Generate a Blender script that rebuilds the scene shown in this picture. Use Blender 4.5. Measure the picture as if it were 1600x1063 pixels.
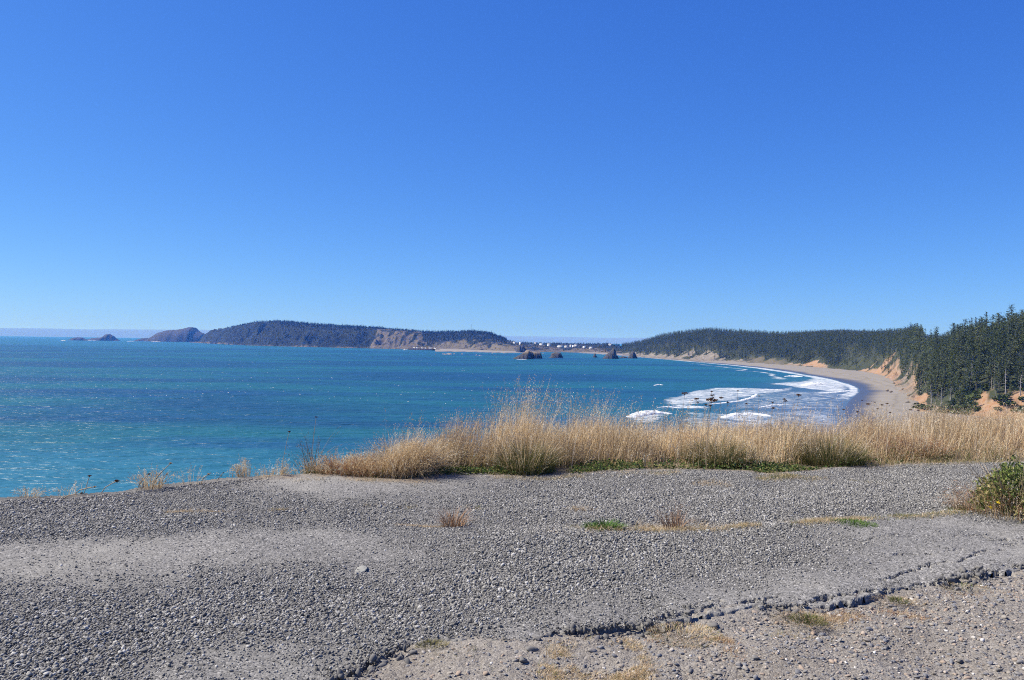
import bpy, math, random
import numpy as np
from mathutils import Matrix, Vector

# ------------------------------------------------------------------ camera, sky, sun, exposure
EYE = 40.0                       # eye height above the sea
F = 1305.0                       # focal length in pixels of a 1600 px wide frame
ROLL = math.atan(0.013)
scene = bpy.context.scene
for o in list(bpy.data.objects):
    bpy.data.objects.remove(o)
cam_data = bpy.data.cameras.new('camera')
cam = bpy.data.objects.new('camera', cam_data)
scene.collection.objects.link(cam)
cam_data.sensor_width = 36.0
cam_data.lens = 36.0 * F / 1600.0
cam_data.clip_start = 0.1
cam_data.clip_end = 120000.0
PITCH = math.atan(1.5 / F)
cam.matrix_world = (Matrix.Translation((0, 0, EYE)) @ Matrix.Rotation(math.radians(90) + PITCH, 4, 'X')
                    @ Matrix.Rotation(ROLL, 4, 'Z'))
scene.camera = cam

SUN_AZ = math.radians(-80)       # left of the view direction (+Y), clockwise positive
SUN_EL = math.radians(47)
world = bpy.data.worlds.new('World')
scene.world = world
world.use_nodes = True
wn = world.node_tree
wn.nodes.clear()
w_out = wn.nodes.new('ShaderNodeOutputWorld')
w_bg = wn.nodes.new('ShaderNodeBackground')
w_sky = wn.nodes.new('ShaderNodeTexSky')
w_sky.sky_type = 'NISHITA'
w_sky.sun_disc = False
w_sky.sun_elevation = SUN_EL
w_sky.sun_rotation = SUN_AZ % (2 * math.pi)
w_sky.altitude = 50
w_sky.air_density = 0.7
w_sky.dust_density = 0.2
w_sky.ozone_density = 1.0
w_sep = wn.nodes.new('ShaderNodeSeparateColor')      # the deep blue of the day: contrast curve per channel
w_com = wn.nodes.new('ShaderNodeCombineColor')
for ch, (gain, power) in enumerate(((0.2515, 1.1), (0.647, 0.86), (2.267, 0.5))):
    pw = wn.nodes.new('ShaderNodeMath')
    pw.operation = 'POWER'
    pw.inputs[1].default_value = power
    mu = wn.nodes.new('ShaderNodeMath')
    mu.operation = 'MULTIPLY'
    mu.inputs[1].default_value = gain
    wn.links.new(w_sep.outputs[ch], pw.inputs[0])
    wn.links.new(pw.outputs[0], mu.inputs[0])
    wn.links.new(mu.outputs[0], w_com.inputs[ch])
w_bg.inputs['Strength'].default_value = 0.082
wn.links.new(w_sky.outputs['Color'], w_sep.inputs['Color'])
wn.links.new(w_com.outputs['Color'], w_bg.inputs['Color'])
wn.links.new(w_bg.outputs['Background'], w_out.inputs['Surface'])

sun_data = bpy.data.lights.new('sun', 'SUN')
sun_data.energy = 4.6
sun_data.angle = math.radians(0.5)
sun_data.color = (1.0, 0.94, 0.84)
sun = bpy.data.objects.new('sun', sun_data)
scene.collection.objects.link(sun)
sdir = Vector((math.sin(SUN_AZ) * math.cos(SUN_EL), math.cos(SUN_AZ) * math.cos(SUN_EL), math.sin(SUN_EL)))
sun.rotation_euler = (-sdir).to_track_quat('-Z', 'Y').to_euler()
sun.location = (0, 0, 300)

vs = scene.view_settings
vs.view_transform = 'Standard'
vs.look = 'None'
vs.exposure = 0.98
vs.gamma = 1.0
vs.use_curve_mapping = False
scene.render.engine = 'CYCLES'
scene.cycles.use_denoising = False
scene.cycles.filter_width = 1.05
scene.cycles.max_bounces = 6
scene.cycles.diffuse_bounces = 3
scene.cycles.transparent_max_bounces = 12
scene.cycles.sample_clamp_indirect = 4.0
scene.cycles.sample_clamp_direct = 5.0

# ------------------------------------------------------------------ helpers
rng = np.random.default_rng(7)
random.seed(7)
SEA_FAR = 20000.0


def uv(px, py):
    """photo pixel -> level camera-plane offsets (right, down) in pixels"""
    a = np.asarray(px, float) - 800.0
    b = np.asarray(py, float) - 531.5
    c, s = math.cos(ROLL), math.sin(ROLL)
    return a * c + b * s, -a * s + b * c - 1.5


def at(px, py, z):
    """point of the horizontal plane z that is seen at a photo pixel"""
    u, v = uv(px, py)
    d = (EYE - z) * F / v
    return u / F * d, d


def horizon(px):
    return 533.0 + 0.013 * (np.asarray(px, float) - 800.0)


def tanx(px):
    """tangent of the bearing of a photo column (at horizon level)"""
    return (np.asarray(px, float) - 800.0) / F


def _hash(ix, iy, seed):
    h = (ix.astype(np.int64) * 374761393 + iy.astype(np.int64) * 668265263 + seed * 1442695041) & 0xFFFFFFFF
    h = ((h ^ (h >> 13)) * 1274126177) & 0xFFFFFFFF
    h = h ^ (h >> 16)
    return (h & 0xFFFFFF) / float(0xFFFFFF)


def vnoise(x, y, seed=0):
    x = np.asarray(x, float)
    y = np.asarray(y, float)
    x, y = np.broadcast_arrays(x, y)
    ix, iy = np.floor(x), np.floor(y)
    fx, fy = x - ix, y - iy
    ux, uy = fx * fx * (3 - 2 * fx), fy * fy * (3 - 2 * fy)
    a, b = _hash(ix, iy, seed), _hash(ix + 1, iy, seed)
    c, d = _hash(ix, iy + 1, seed), _hash(ix + 1, iy + 1, seed)
    return (a + (b - a) * ux) * (1 - uy) + (c + (d - c) * ux) * uy


def fbm(x, y, octv=4, seed=0, lac=2.1, gain=0.5):
    s, amp, tot = 0.0, 1.0, 0.0
    x = np.asarray(x, float)
    y = np.asarray(y, float)
    for k in range(octv):
        s = s + amp * (vnoise(x, y, seed + 17 * k) * 2 - 1)
        tot += amp
        amp *= gain
        x, y = x * lac + 13.7, y * lac - 7.3
    return s / tot


def ridged(x, y, octv=3, seed=0):
    s, amp, tot = 0.0, 1.0, 0.0
    for k in range(octv):
        s = s + amp * (1 - np.abs(vnoise(x, y, seed + 31 * k) * 2 - 1))
        tot += amp
        amp *= 0.5
        x, y = np.asarray(x) * 2.13 + 5.1, np.asarray(y) * 2.13 - 3.7
    return s / tot


def smooth(e0, e1, x):
    t = np.clip((np.asarray(x, float) - e0) / (e1 - e0), 0, 1)
    return t * t * (3 - 2 * t)


def link(o, parent=None):
    scene.collection.objects.link(o)
    if parent is not None:
        o.parent = parent
    return o


def mesh_np(name, V, Fs, m=None, smooth_=False, attrs=None):
    V = np.ascontiguousarray(V, dtype=np.float32)
    me = bpy.data.meshes.new(name)
    me.vertices.add(len(V))
    me.vertices.foreach_set('co', V.ravel())
    if not isinstance(Fs, (list, tuple)):
        Fs = [Fs]
    Fs = [np.ascontiguousarray(f, dtype=np.int32) for f in Fs if len(f)]
    nl = sum(f.size for f in Fs)
    npoly = sum(len(f) for f in Fs)
    me.loops.add(nl)
    me.loops.foreach_set('vertex_index', np.concatenate([f.ravel() for f in Fs]))
    me.polygons.add(npoly)
    starts, off = [], 0
    for f in Fs:
        starts.append(np.arange(len(f), dtype=np.int32) * f.shape[1] + off)
        off += f.size
    me.polygons.foreach_set('loop_start', np.concatenate(starts))
    if smooth_:
        me.polygons.foreach_set('use_smooth', np.ones(npoly, dtype=bool))
    for k, a in (attrs or {}).items():
        a = np.asarray(a, dtype=np.float32)
        if a.ndim == 2:
            at_ = me.attributes.new(k, 'FLOAT_COLOR', 'POINT')
            if a.shape[1] == 3:
                a = np.concatenate([a, np.ones((len(a), 1), np.float32)], 1)
            at_.data.foreach_set('color', np.ascontiguousarray(a).ravel())
        else:
            at_ = me.attributes.new(k, 'FLOAT', 'POINT')
            at_.data.foreach_set('value', np.ascontiguousarray(a))
    if m is not None:
        me.materials.append(m)
    me.update(calc_edges=True)
    return me


def obj(name, me, parent=None, label=None, cat=None, group=None, kind=None):
    o = bpy.data.objects.new(name, me)
    link(o, parent)
    tag(o, label, cat, group, kind)
    return o


def tag(o, label=None, cat=None, group=None, kind=None):
    if label:
        o['label'] = label
    if cat:
        o['category'] = cat
    if group:
        o['group'] = group
    if kind:
        o['kind'] = kind
    return o


def empty(name, loc, label, cat, group=None, rz=0.0):
    o = bpy.data.objects.new(name, None)
    o.empty_display_size = 0.2
    link(o)
    o.location = loc
    o.rotation_euler = (0, 0, rz)
    return tag(o, label, cat, group)


def grid_faces(nr, nc):
    i = np.arange(nr * nc).reshape(nr, nc)
    return np.stack([i[:-1, :-1], i[:-1, 1:], i[1:, 1:], i[1:, :-1]], -1).reshape(-1, 4)


def seg_dist(X, Y, P):
    """distance to polyline P and signed side (positive on its left) for arrays X, Y; also running parameter"""
    best = np.full(X.shape, 1e18)
    side = np.zeros(X.shape)
    par = np.zeros(X.shape)
    for k in range(len(P) - 1):
        ax, ay = P[k]
        bx, by = P[k + 1]
        dx, dy = bx - ax, by - ay
        L2 = dx * dx + dy * dy + 1e-12
        t = np.clip(((X - ax) * dx + (Y - ay) * dy) / L2, 0, 1)
        qx, qy = X - (ax + t * dx), Y - (ay + t * dy)
        d = qx * qx + qy * qy
        cr = dx * (Y - ay) - dy * (X - ax)
        up = d < best
        best = np.where(up, d, best)
        side = np.where(up, np.sign(cr), side)
        par = np.where(up, k + t, par)
    return np.sqrt(best), side, par


def in_poly(X, Y, P):
    ins = np.zeros(X.shape, bool)
    n = len(P)
    for k in range(n):
        x1, y1 = P[k]
        x2, y2 = P[(k + 1) % n]
        c = ((y1 > Y) != (y2 > Y)) & (X < (x2 - x1) * (Y - y1) / (y2 - y1 + 1e-12) + x1)
        ins ^= c
    return ins


def px_line(pts, z):
    return [tuple(float(c) for c in at(p[0], p[1], z)) for p in pts]


# ------------------------------------------------------------------ materials
class NT:
    def __init__(self, name):
        self.m = bpy.data.materials.new(name)
        self.m.use_nodes = True
        self.t = self.m.node_tree
        self.b = next(n for n in self.t.nodes if n.type == 'BSDF_PRINCIPLED')
        self.out = next(n for n in self.t.nodes if n.type == 'OUTPUT_MATERIAL')

    def n(self, ty, ins=None, **kw):
        nd = self.t.nodes.new(ty)
        for k, v in kw.items():
            setattr(nd, k, v)
        for k, v in (ins or {}).items():
            self.set(nd, k, v)
        return nd

    def set(self, nd, k, v):
        s = nd.inputs[k]
        if isinstance(v, bpy.types.NodeSocket):
            self.t.links.new(v, s)
        else:
            s.default_value = v

    def pos(self):
        return self.n('ShaderNodeNewGeometry').outputs['Position']

    def noise(self, scale, detail=3.0, vec=None, rough=0.55, dist=0.0, out='Fac'):
        nd = self.n('ShaderNodeTexNoise', {'Scale': scale, 'Detail': detail, 'Roughness': rough, 'Distortion': dist})
        self.t.links.new(vec if vec is not None else self.pos(), nd.inputs['Vector'])
        return nd.outputs[out]

    def scale(self, vec, s):
        nd = self.n('ShaderNodeMapping', {'Scale': s})
        self.t.links.new(vec, nd.inputs['Vector'])
        return nd.outputs['Vector']

    def ramp(self, fac, stops):
        nd = self.n('ShaderNodeValToRGB')
        cr = nd.color_ramp
        while len(cr.elements) < len(stops):
            cr.elements.new(0.5)
        for e, (p, c) in zip(cr.elements, stops):
            e.position = p
            e.color = (c[0], c[1], c[2], 1) if not isinstance(c, (int, float)) else (c, c, c, 1)
        self.t.links.new(fac, nd.inputs['Fac'])
        return nd.outputs['Color']

    def mix(self, fac, a, b, mode='MIX'):
        nd = self.n('ShaderNodeMix', data_type='RGBA', blend_type=mode)
        for i, v in ((0, fac), (6, a), (7, b)):
            s = nd.inputs[i]
            if isinstance(v, bpy.types.NodeSocket):
                self.t.links.new(v, s)
            elif i and not isinstance(v, (int, float)):
                s.default_value = (v[0], v[1], v[2], 1)
            elif i:
                s.default_value = (v, v, v, 1)
            else:
                s.default_value = v
        return nd.outputs[2]

    def math(self, op, a, b=0.0, clamp=False):
        nd = self.n('ShaderNodeMath', operation=op, use_clamp=clamp)
        self.set(nd, 0, a)
        self.set(nd, 1, b)
        return nd.outputs[0]

    def attr(self, name, out='Fac'):
        return self.n('ShaderNodeAttribute', attribute_name=name).outputs[out]

    def rand(self):
        return self.n('ShaderNodeObjectInfo').outputs['Random']

    def bump(self, h, strength=0.5, dist=0.02, normal=None):
        nd = self.n('ShaderNodeBump', {'Strength': strength, 'Distance': dist, 'Height': h})
        if normal is not None:
            self.t.links.new(normal, nd.inputs['Normal'])
        return nd.outputs['Normal']

    def fin(self, color=None, rough=0.9, normal=None, spec=0.2, **kw):
        if color is not None:
            self.set(self.b, 'Base Color', color if isinstance(color, bpy.types.NodeSocket) else (*color, 1))
        self.set(self.b, 'Roughness', rough)
        self.set(self.b, 'Specular IOR Level', spec)
        if normal is not None:
            self.t.links.new(normal, self.b.inputs['Normal'])
        for k, v in kw.items():
            self.set(self.b, k, v)
        return self.m


def plain(name, c, rough=0.8, spec=0.2, var=0.0):
    q = NT(name)
    col = c
    if var:
        col = q.mix(q.noise(1.0, 4), tuple(k * (1 - var) for k in c), tuple(k * (1 + var) for k in c))
    return q.fin(col, rough, spec=spec)


def m_asphalt():
    q = NT('weathered_asphalt')
    p = q.pos()
    base = q.ramp(q.noise(1.1, 5, p), [(0.3, (0.150, 0.142, 0.124)), (0.7, (0.215, 0.204, 0.180))])
    vo = q.n('ShaderNodeTexVoronoi', {'Scale': 80.0, 'Vector': p}, feature='F1')
    chips = q.ramp(vo.outputs['Color'], [(0.15, (0.055, 0.054, 0.053)), (0.45, (0.165, 0.158, 0.148)), (0.78, (0.26, 0.248, 0.23)), (0.95, (0.46, 0.44, 0.41))])
    c = q.mix(0.8, base, chips)
    dust = q.math('MULTIPLY', q.ramp(q.noise(0.55, 6, p, 0.65), [(0.48, 0.0), (0.62, 0.55)]), 1.0)
    c = q.mix(dust, c, (0.245, 0.233, 0.206))
    c = q.mix(q.math('MULTIPLY', q.attr('worn'), 0.92), c, q.mix(0.25, (0.055, 0.053, 0.050), chips))
    c = q.mix(q.attr('earth'), c, (0.20, 0.165, 0.125))
    h = q.math('ADD', q.math('MULTIPLY', vo.outputs['Distance'], -1.0), q.math('MULTIPLY', q.noise(45, 3, p), 0.8))
    return q.fin(c, 0.95, q.bump(h, 0.65, 0.006), 0.15)


def m_dirt():
    q = NT('gravelly_dirt')
    p = q.pos()
    c = q.ramp(q.noise(2.2, 6, p, 0.65), [(0.3, (0.140, 0.117, 0.090)), (0.52, (0.19, 0.166, 0.136)), (0.72, (0.245, 0.22, 0.185))])
    vo = q.n('ShaderNodeTexVoronoi', {'Scale': 95.0, 'Vector': p}, feature='F1')
    chips = q.ramp(vo.outputs['Color'], [(0.2, (0.10, 0.095, 0.09)), (0.55, (0.20, 0.185, 0.165)), (0.95, (0.36, 0.34, 0.31))])
    c = q.mix(0.45, c, chips)
    h = q.math('ADD', q.math('MULTIPLY', vo.outputs['Distance'], -0.7), q.noise(30, 5, p, 0.7))
    return q.fin(c, 0.97, q.bump(h, 0.8, 0.008), 0.1)


def m_stone():
    q = NT('aggregate_stone')
    c = q.ramp(q.rand(), [(0.0, (0.075, 0.072, 0.065)), (0.35, (0.148, 0.141, 0.125)), (0.7, (0.245, 0.233, 0.206)), (0.9, (0.35, 0.335, 0.30)), (1.0, (0.48, 0.465, 0.43))])
    c = q.mix(q.math('MULTIPLY', q.noise(60, 3), 0.5), c, (0.13, 0.125, 0.12))
    return q.fin(c, 0.85, q.bump(q.noise(150, 3), 0.3, 0.003), 0.25)


def m_dirt_stone():
    q = NT('shoulder_stone')
    c = q.ramp(q.rand(), [(0.0, (0.10, 0.10, 0.11)), (0.25, (0.16, 0.165, 0.18)), (0.5, (0.22, 0.20, 0.175)), (0.7, (0.27, 0.24, 0.20)), (0.86, (0.31, 0.225, 0.16)), (0.97, (0.40, 0.37, 0.33)), (1.0, (0.62, 0.60, 0.56))])
    c = q.mix(q.math('MULTIPLY', q.noise(50, 3), 0.45), c, (0.16, 0.145, 0.125))
    return q.fin(c, 0.85, q.bump(q.noise(150, 3), 0.3, 0.003), 0.25)


def m_blade(name, trans=0.35):
    """grass, leaves: colour from the mesh's own blade colour attribute, some light through the blade"""
    q = NT(name)
    col = q.attr('tint', 'Color')
    d = q.n('ShaderNodeBsdfDiffuse', {'Color': col})
    t = q.n('ShaderNodeBsdfTranslucent', {'Color': col})
    mx = q.n('ShaderNodeMixShader', {'Fac': trans})
    q.t.links.new(d.outputs[0], mx.inputs[1])
    q.t.links.new(t.outputs[0], mx.inputs[2])
    q.t.links.new(mx.outputs[0], q.out.inputs['Surface'])
    return q.m


def m_needles(name, stops, trans=0.15, tip=(0.085, 0.095, 0.05)):
    q = NT(name)
    c = q.ramp(q.rand(), stops)
    c = q.mix(q.noise(0.35, 2), c, q.mix(0.5, c, tip))
    d = q.n('ShaderNodeBsdfDiffuse', {'Color': c})
    t = q.n('ShaderNodeBsdfTranslucent', {'Color': c})
    mx = q.n('ShaderNodeMixShader', {'Fac': trans})
    q.t.links.new(d.outputs[0], mx.inputs[1])
    q.t.links.new(t.outputs[0], mx.inputs[2])
    q.t.links.new(mx.outputs[0], q.out.inputs['Surface'])
    return q.m


def m_sea():
    q = NT('sea_water')
    p = q.pos()
    big = q.noise(1.0, 4, q.scale(p, (0.0022, 0.0060, 0.0)), 0.55, 0.6)
    wind = q.noise(1.0, 5, q.scale(p, (0.0050, 0.022, 0.0)), 0.6, 0.3)
    deep = (0.004, 0.044, 0.086)
    teal = (0.008, 0.084, 0.098)
    blue = (0.004, 0.044, 0.116)
    c = q.mix(q.ramp(big, [(0.42, 0.0), (0.60, 1.0)]), deep, teal)
    c = q.mix(q.ramp(wind, [(0.50, 0.0), (0.68, 0.8)]), c, blue)
    c = q.mix(q.attr('shallow'), c, (0.015, 0.106, 0.150))
    c = q.mix(q.attr('sandy'), c, (0.075, 0.115, 0.175))
    fo = q.attr('foam')
    fn = q.noise(1.0, 6, q.scale(p, (0.09, 0.11, 0.0)), 0.68, 1.2)
    fn2 = q.noise(1.0, 4, q.scale(p, (0.5, 0.6, 0.0)), 0.7, 0.8)
    tex = q.math('ADD', q.math('MULTIPLY', fn, 0.65), q.math('MULTIPLY', fn2, 0.35))
    fac = q.ramp(q.math('ADD', fo, q.math('MULTIPLY', q.math('SUBTRACT', tex, 0.5), 3.4)), [(0.30, 0.0), (1.35, 1.0)])
    fac = q.math('MULTIPLY', fac, q.ramp(fo, [(0.02, 0.0), (0.2, 1.0)]))
    c = q.mix(fac, c, q.mix(q.noise(1.0, 5, q.scale(p, (0.3, 0.35, 0.0)), 0.7), (0.42, 0.46, 0.49), (0.62, 0.63, 0.64)))
    h1 = q.noise(1.0, 3, q.scale(p, (0.055, 0.14, 0.0)), 0.6)
    h2 = q.noise(1.0, 3, q.scale(p, (0.45, 1.1, 0.0)), 0.6)
    h0 = q.noise(1.0, 4, q.scale(p, (0.016, 0.060, 0.0)), 0.62, 0.5)
    n0 = q.bump(h0, 0.8, 4.5)
    n1 = q.bump(h1, 0.9, 4.0, n0)
    n2 = q.bump(h2, 0.6, 0.6, n1)
    rough = q.math('ADD', q.math('MULTIPLY', fac, 0.5), 0.36)
    return q.fin(c, rough, n2, 0.36, **{'IOR': 1.33})


def m_foam():
    q = NT('white_foam')
    c = q.ramp(q.noise(0.8, 5), [(0.3, (0.42, 0.46, 0.49)), (0.65, (0.62, 0.63, 0.64))])
    return q.fin(c, 0.9, q.bump(q.noise(1.6, 5), 0.8, 0.4), 0.2)


def m_sand():
    q = NT('beach_sand')
    p = q.pos()
    c = q.ramp(q.noise(0.05, 6, p, 0.65), [(0.3, (0.185, 0.165, 0.135)), (0.7, (0.245, 0.22, 0.185))])
    c = q.mix(q.math('MULTIPLY', q.noise(1.0, 4, q.scale(p, (0.03, 0.4, 0.0))), 0.35), c, (0.13, 0.115, 0.095))
    c = q.mix(q.attr('tide'), c, (0.085, 0.07, 0.05))
    wet = q.attr('wet')
    c = q.mix(wet, c, (0.060, 0.062, 0.068))
    rough = q.math('SUBTRACT', 0.95, q.math('MULTIPLY', wet, 0.6))
    return q.fin(c, rough, q.bump(q.noise(0.7, 5), 0.3, 0.3), 0.3)


def m_land(name, veg0, veg1, rock0, rock1, orange=(0.25, 0.128, 0.062), field=(0.125, 0.105, 0.07)):
    q = NT(name)
    p = q.pos()
    veg = q.ramp(q.noise(0.04, 6, p, 0.7), [(0.3, veg0), (0.7, veg1)])
    rk = q.ramp(q.noise(1.0, 6, q.scale(p, (0.05, 0.05, 0.09)), 0.7, 0.8), [(0.3, rock0), (0.65, rock1)])
    rk = q.mix(1.0, rk, q.ramp(q.noise(0.5, 5, p, 0.7, 1.0), [(0.3, 0.55), (0.7, 1.25)]), 'MULTIPLY')
    rk = q.mix(q.attr('orange'), rk, q.mix(q.ramp(q.noise(0.22, 6, p, 0.75, 0.8), [(0.35, 0.0), (0.65, 1.0)]), orange, (0.29, 0.21, 0.14)))
    c = q.mix(q.attr('bare'), veg, rk)
    c = q.mix(q.attr('field'), c, field)
    return q.fin(c, 0.95, q.bump(q.noise(0.2, 6, p, 0.7), 0.8, 1.5), 0.1)


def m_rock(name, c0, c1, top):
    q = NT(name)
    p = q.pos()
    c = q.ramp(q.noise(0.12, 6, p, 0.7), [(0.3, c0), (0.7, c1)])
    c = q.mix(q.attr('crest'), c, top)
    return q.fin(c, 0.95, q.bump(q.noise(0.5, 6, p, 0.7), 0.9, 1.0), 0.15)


def m_bluff():
    q = NT('dry_bluff_earth')
    p = q.pos()
    c = q.ramp(q.noise(1.5, 6, p, 0.7), [(0.3, (0.13, 0.105, 0.07)), (0.7, (0.21, 0.17, 0.11))])
    return q.fin(c, 0.95, q.bump(q.noise(12, 5, p, 0.7), 0.8, 0.05), 0.1)


M = dict(
    asphalt=m_asphalt(), dirt=m_dirt(), stone=m_stone(), shoulder=m_dirt_stone(),
    blade=m_blade('dry_grass_blade', 0.3), leaf=m_blade('green_leaf', 0.25), stalk=m_blade('dry_stalk', 0.05),
    sea=m_sea(), foam=m_foam(), sand=m_sand(), bluff=m_bluff(),
    hill=m_land('forest_floor', (0.030, 0.036, 0.020), (0.055, 0.060, 0.032), (0.13, 0.112, 0.09), (0.23, 0.20, 0.16)),
    head=m_land('headland_ground', (0.010, 0.014, 0.009), (0.020, 0.024, 0.015), (0.05, 0.044, 0.036), (0.150, 0.124, 0.090)),
    rock=m_rock('dark_sea_rock', (0.026, 0.026, 0.026), (0.068, 0.064, 0.056), (0.26, 0.20, 0.13)),
    far=plain('far_ridge_forest', (0.035, 0.045, 0.03), 0.95, 0.1, 0.2),
    needles=m_needles('spruce_needles', [(0.0, (0.050, 0.072, 0.036)), (0.5, (0.084, 0.108, 0.054)), (1.0, (0.13, 0.146, 0.074))]),
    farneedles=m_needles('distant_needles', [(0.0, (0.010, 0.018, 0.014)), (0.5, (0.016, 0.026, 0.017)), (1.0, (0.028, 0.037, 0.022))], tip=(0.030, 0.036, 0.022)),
    bush=m_needles('shrub_leaves', [(0.0, (0.045, 0.070, 0.022)), (0.5, (0.065, 0.092, 0.03)), (1.0, (0.10, 0.115, 0.05))], 0.2),
    bark=plain('spruce_bark', (0.16, 0.145, 0.125), 0.95, 0.1, 0.25),
    snag=plain('weathered_deadwood', (0.30, 0.28, 0.26), 0.9, 0.1, 0.2),
    white=plain('white_paint', (0.66, 0.66, 0.65), 0.6, 0.3),
    roof=plain('grey_roofing', (0.30, 0.29, 0.28), 0.8, 0.2),
    cap=plain('thin_whitecap_foam', (0.40, 0.43, 0.45), 0.9, 0.1, 0.2),
    hull=plain('boat_hull_paint', (0.72, 0.74, 0.76), 0.4, 0.4),
    dock=plain('dark_pier_timber', (0.06, 0.05, 0.045), 0.9, 0.1, 0.2),
    metal=plain('mast_steel', (0.25, 0.25, 0.26), 0.5, 0.4),
    pale=plain('pale_limestone', (0.25, 0.245, 0.215), 0.9, 0.15, 0.15),
    glass=plain('dark_window', (0.03, 0.04, 0.05), 0.1, 0.5),
)

# ------------------------------------------------------------------ foreground ground: asphalt, shoulder, bluff
GZ = EYE - 1.6
FAR_EDGE_PX = [(-700, 800), (-300, 795), (-60, 786), (0, 783), (100, 778), (180, 771), (230, 765), (290, 757), (340, 752), (430, 747), (520, 746), (580, 750), (640, 750),
               (700, 744), (760, 741), (900, 741), (980, 737), (1050, 735), (1130, 737), (1200, 742), (1245, 738), (1300, 733), (1400, 728), (1500, 724), (1560, 722), (1700, 718), (2300, 700)]
NEAR_EDGE_PX = [(430, 1110), (505, 1068), (560, 1041), (600, 1022), (640, 1008), (690, 1000), (760, 1003), (800, 1008), (835, 1003), (870, 995), (960, 985), (1010, 976), (1060, 970),
                (1120, 958), (1180, 950), (1260, 947), (1340, 932), (1440, 911), (1490, 905), (1560, 893), (1600, 884), (1700, 868), (2300, 790)]
far_edge = px_line(FAR_EDGE_PX, GZ)
near_edge = px_line(NEAR_EDGE_PX, GZ)
near_edge = [(near_edge[0][0] - 2.2, -9.0)] + near_edge
ridge = px_line([(-400, 850), (0, 842), (300, 838), (560, 828), (760, 829), (900, 835), (1050, 833), (1200, 828), (1350, 815), (1500, 804), (1700, 798), (2300, 780)], GZ)
ridge_x = np.array([p[0] for p in ridge])
ridge_y = np.array([p[1] for p in ridge])
fe_x = np.array([p[0] for p in far_edge])
fe_y = np.array([p[1] for p in far_edge])


def ground_z(X, Y):
    z = GZ + 0.034 * fbm(X * 0.45, Y * 0.45, 3, 5) + 0.030 * fbm(X * 1.4, Y * 1.4, 3, 9)
    ry = np.interp(X, ridge_x, ridge_y)
    d = Y - ry
    z = z + 0.035 * smooth(-1.2, -0.05, d) * (1 - smooth(-0.05, 0.30, d)) * smooth(-1.5, 1.0, X)
    z = z - 0.020 * np.exp(-((d - 0.38) / 0.22) ** 2) * smooth(-3.5, -1.0, X)
    return z


CRACKS = [
    ([(960, 985), (1000, 972), (1040, 962), (1080, 957), (1112, 950), (1150, 946), (1192, 934), (1215, 930)], 0.013, 0.05),
    ([(1180, 962), (1220, 950), (1260, 938), (1300, 930), (1340, 924), (1365, 917), (1400, 916), (1440, 907), (1475, 903)], 0.012, 0.05),
    ([(1380, 903), (1398, 895), (1428, 890), (1446, 886), (1450, 880), (1500, 878), (1523, 870), (1528, 862), (1562, 856)], 0.008, 0.035),
    ([(1385, 868), (1430, 866), (1470, 864), (1500, 858)], 0.005, 0.02),
    ([(1490, 840), (1530, 834), (1560, 840), (1600, 836)], 0.006, 0.025),
    ([(1350, 848), (1375, 842), (1400, 838)], 0.006, 0.025),
    ([(1555, 850), (1580, 846), (1640, 838)], 0.005, 0.02),
    ([(1488, 903), (1515, 898), (1535, 890), (1570, 893)], 0.022, 0.06),
    ([(505, 1068), (560, 1041), (600, 1022), (640, 1008)], 0.024, 0.06),
    ([(820, 1050), (824, 1020), (830, 1000)], 0.012, 0.04),
    ([(560, 792), (620, 789), (700, 793)], 0.006, 0.02),
    ([(430, 787), (480, 789), (540, 786)], 0.006, 0.02),
    ([(320, 756), (370, 753), (420, 749)], 0.010, 0.03),
    ([(690, 851), (740, 846), (770, 848)], 0.006, 0.02),
    ([(1060, 950), (1100, 944), (1130, 938)], 0.006, 0.02),
    ([(0, 790), (60, 787), (90, 790)], 0.010, 0.02),
    ([(1440, 800), (1500, 806), (1560, 802)], 0.006, 0.02),
]


def row_list():
    ys = np.concatenate([np.linspace(1120, 722, 470), np.linspace(720.5, 690, 16)])
    return 1.6 * F / (ys - 534.0)


cols = np.concatenate([np.linspace(-1100, -90, 20), np.linspace(-70, 1670, 870), np.linspace(1690, 2700, 20)])
rows = np.concatenate([np.linspace(-9, 3.4, 40), row_list()])
TX, RY = np.meshgrid(tanx(cols), rows)
GX = TX * np.maximum(RY, 3.5)
GY = RY
nr, nc = GX.shape
Z0 = ground_z(GX, GY)
dn, sn, _ = seg_dist(GX, GY, near_edge)
edge_n = dn * sn + 0.06 * fbm(GX * 4, GY * 4, 4, 21) + 0.045 * fbm(GX * 19, GY * 19, 3, 23)
df_, sf_, _ = seg_dist(GX, GY, far_edge)
edge_f = -df_ * sf_ + 0.10 * fbm(GX * 3, GY * 3, 4, 31)
carve = np.zeros_like(Z0)
wobx = 0.055 * fbm(GX * 9, GY * 9, 4, 41, 2.3, 0.62)
woby = 0.055 * fbm(GX * 9, GY * 9, 4, 43, 2.3, 0.62)
for pts, w, dep in CRACKS:
    P = px_line(pts, GZ)
    d, _, par = seg_dist(GX + wobx, GY + woby, P)
    ww = 1.8 * w * (0.15 + 1.5 * vnoise(par * 6, par * 0 + w * 999, 3) ** 1.3)
    carve = np.maximum(carve, 1.25 * dep * (1 - smooth(ww * 0.75, ww * 1.15, d)))
ZA = Z0 - carve + 0.0025 * fbm(GX * 30, GY * 30, 2, 51)
lip = smooth(-0.002, 0.012, edge_n)
ZA = ZA - 0.050 * (1 - lip)
ZA = ZA - 0.016 * (1 - smooth(0.0, 0.22, edge_n)) * vnoise(GX * 9, GY * 9, 4) + 0.010 * fbm(GX * 24, GY * 24, 3, 53) * (1 - smooth(0.0, 0.2, edge_n))
keep_v = (edge_n > -0.012) & (edge_f > -0.16)
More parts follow.
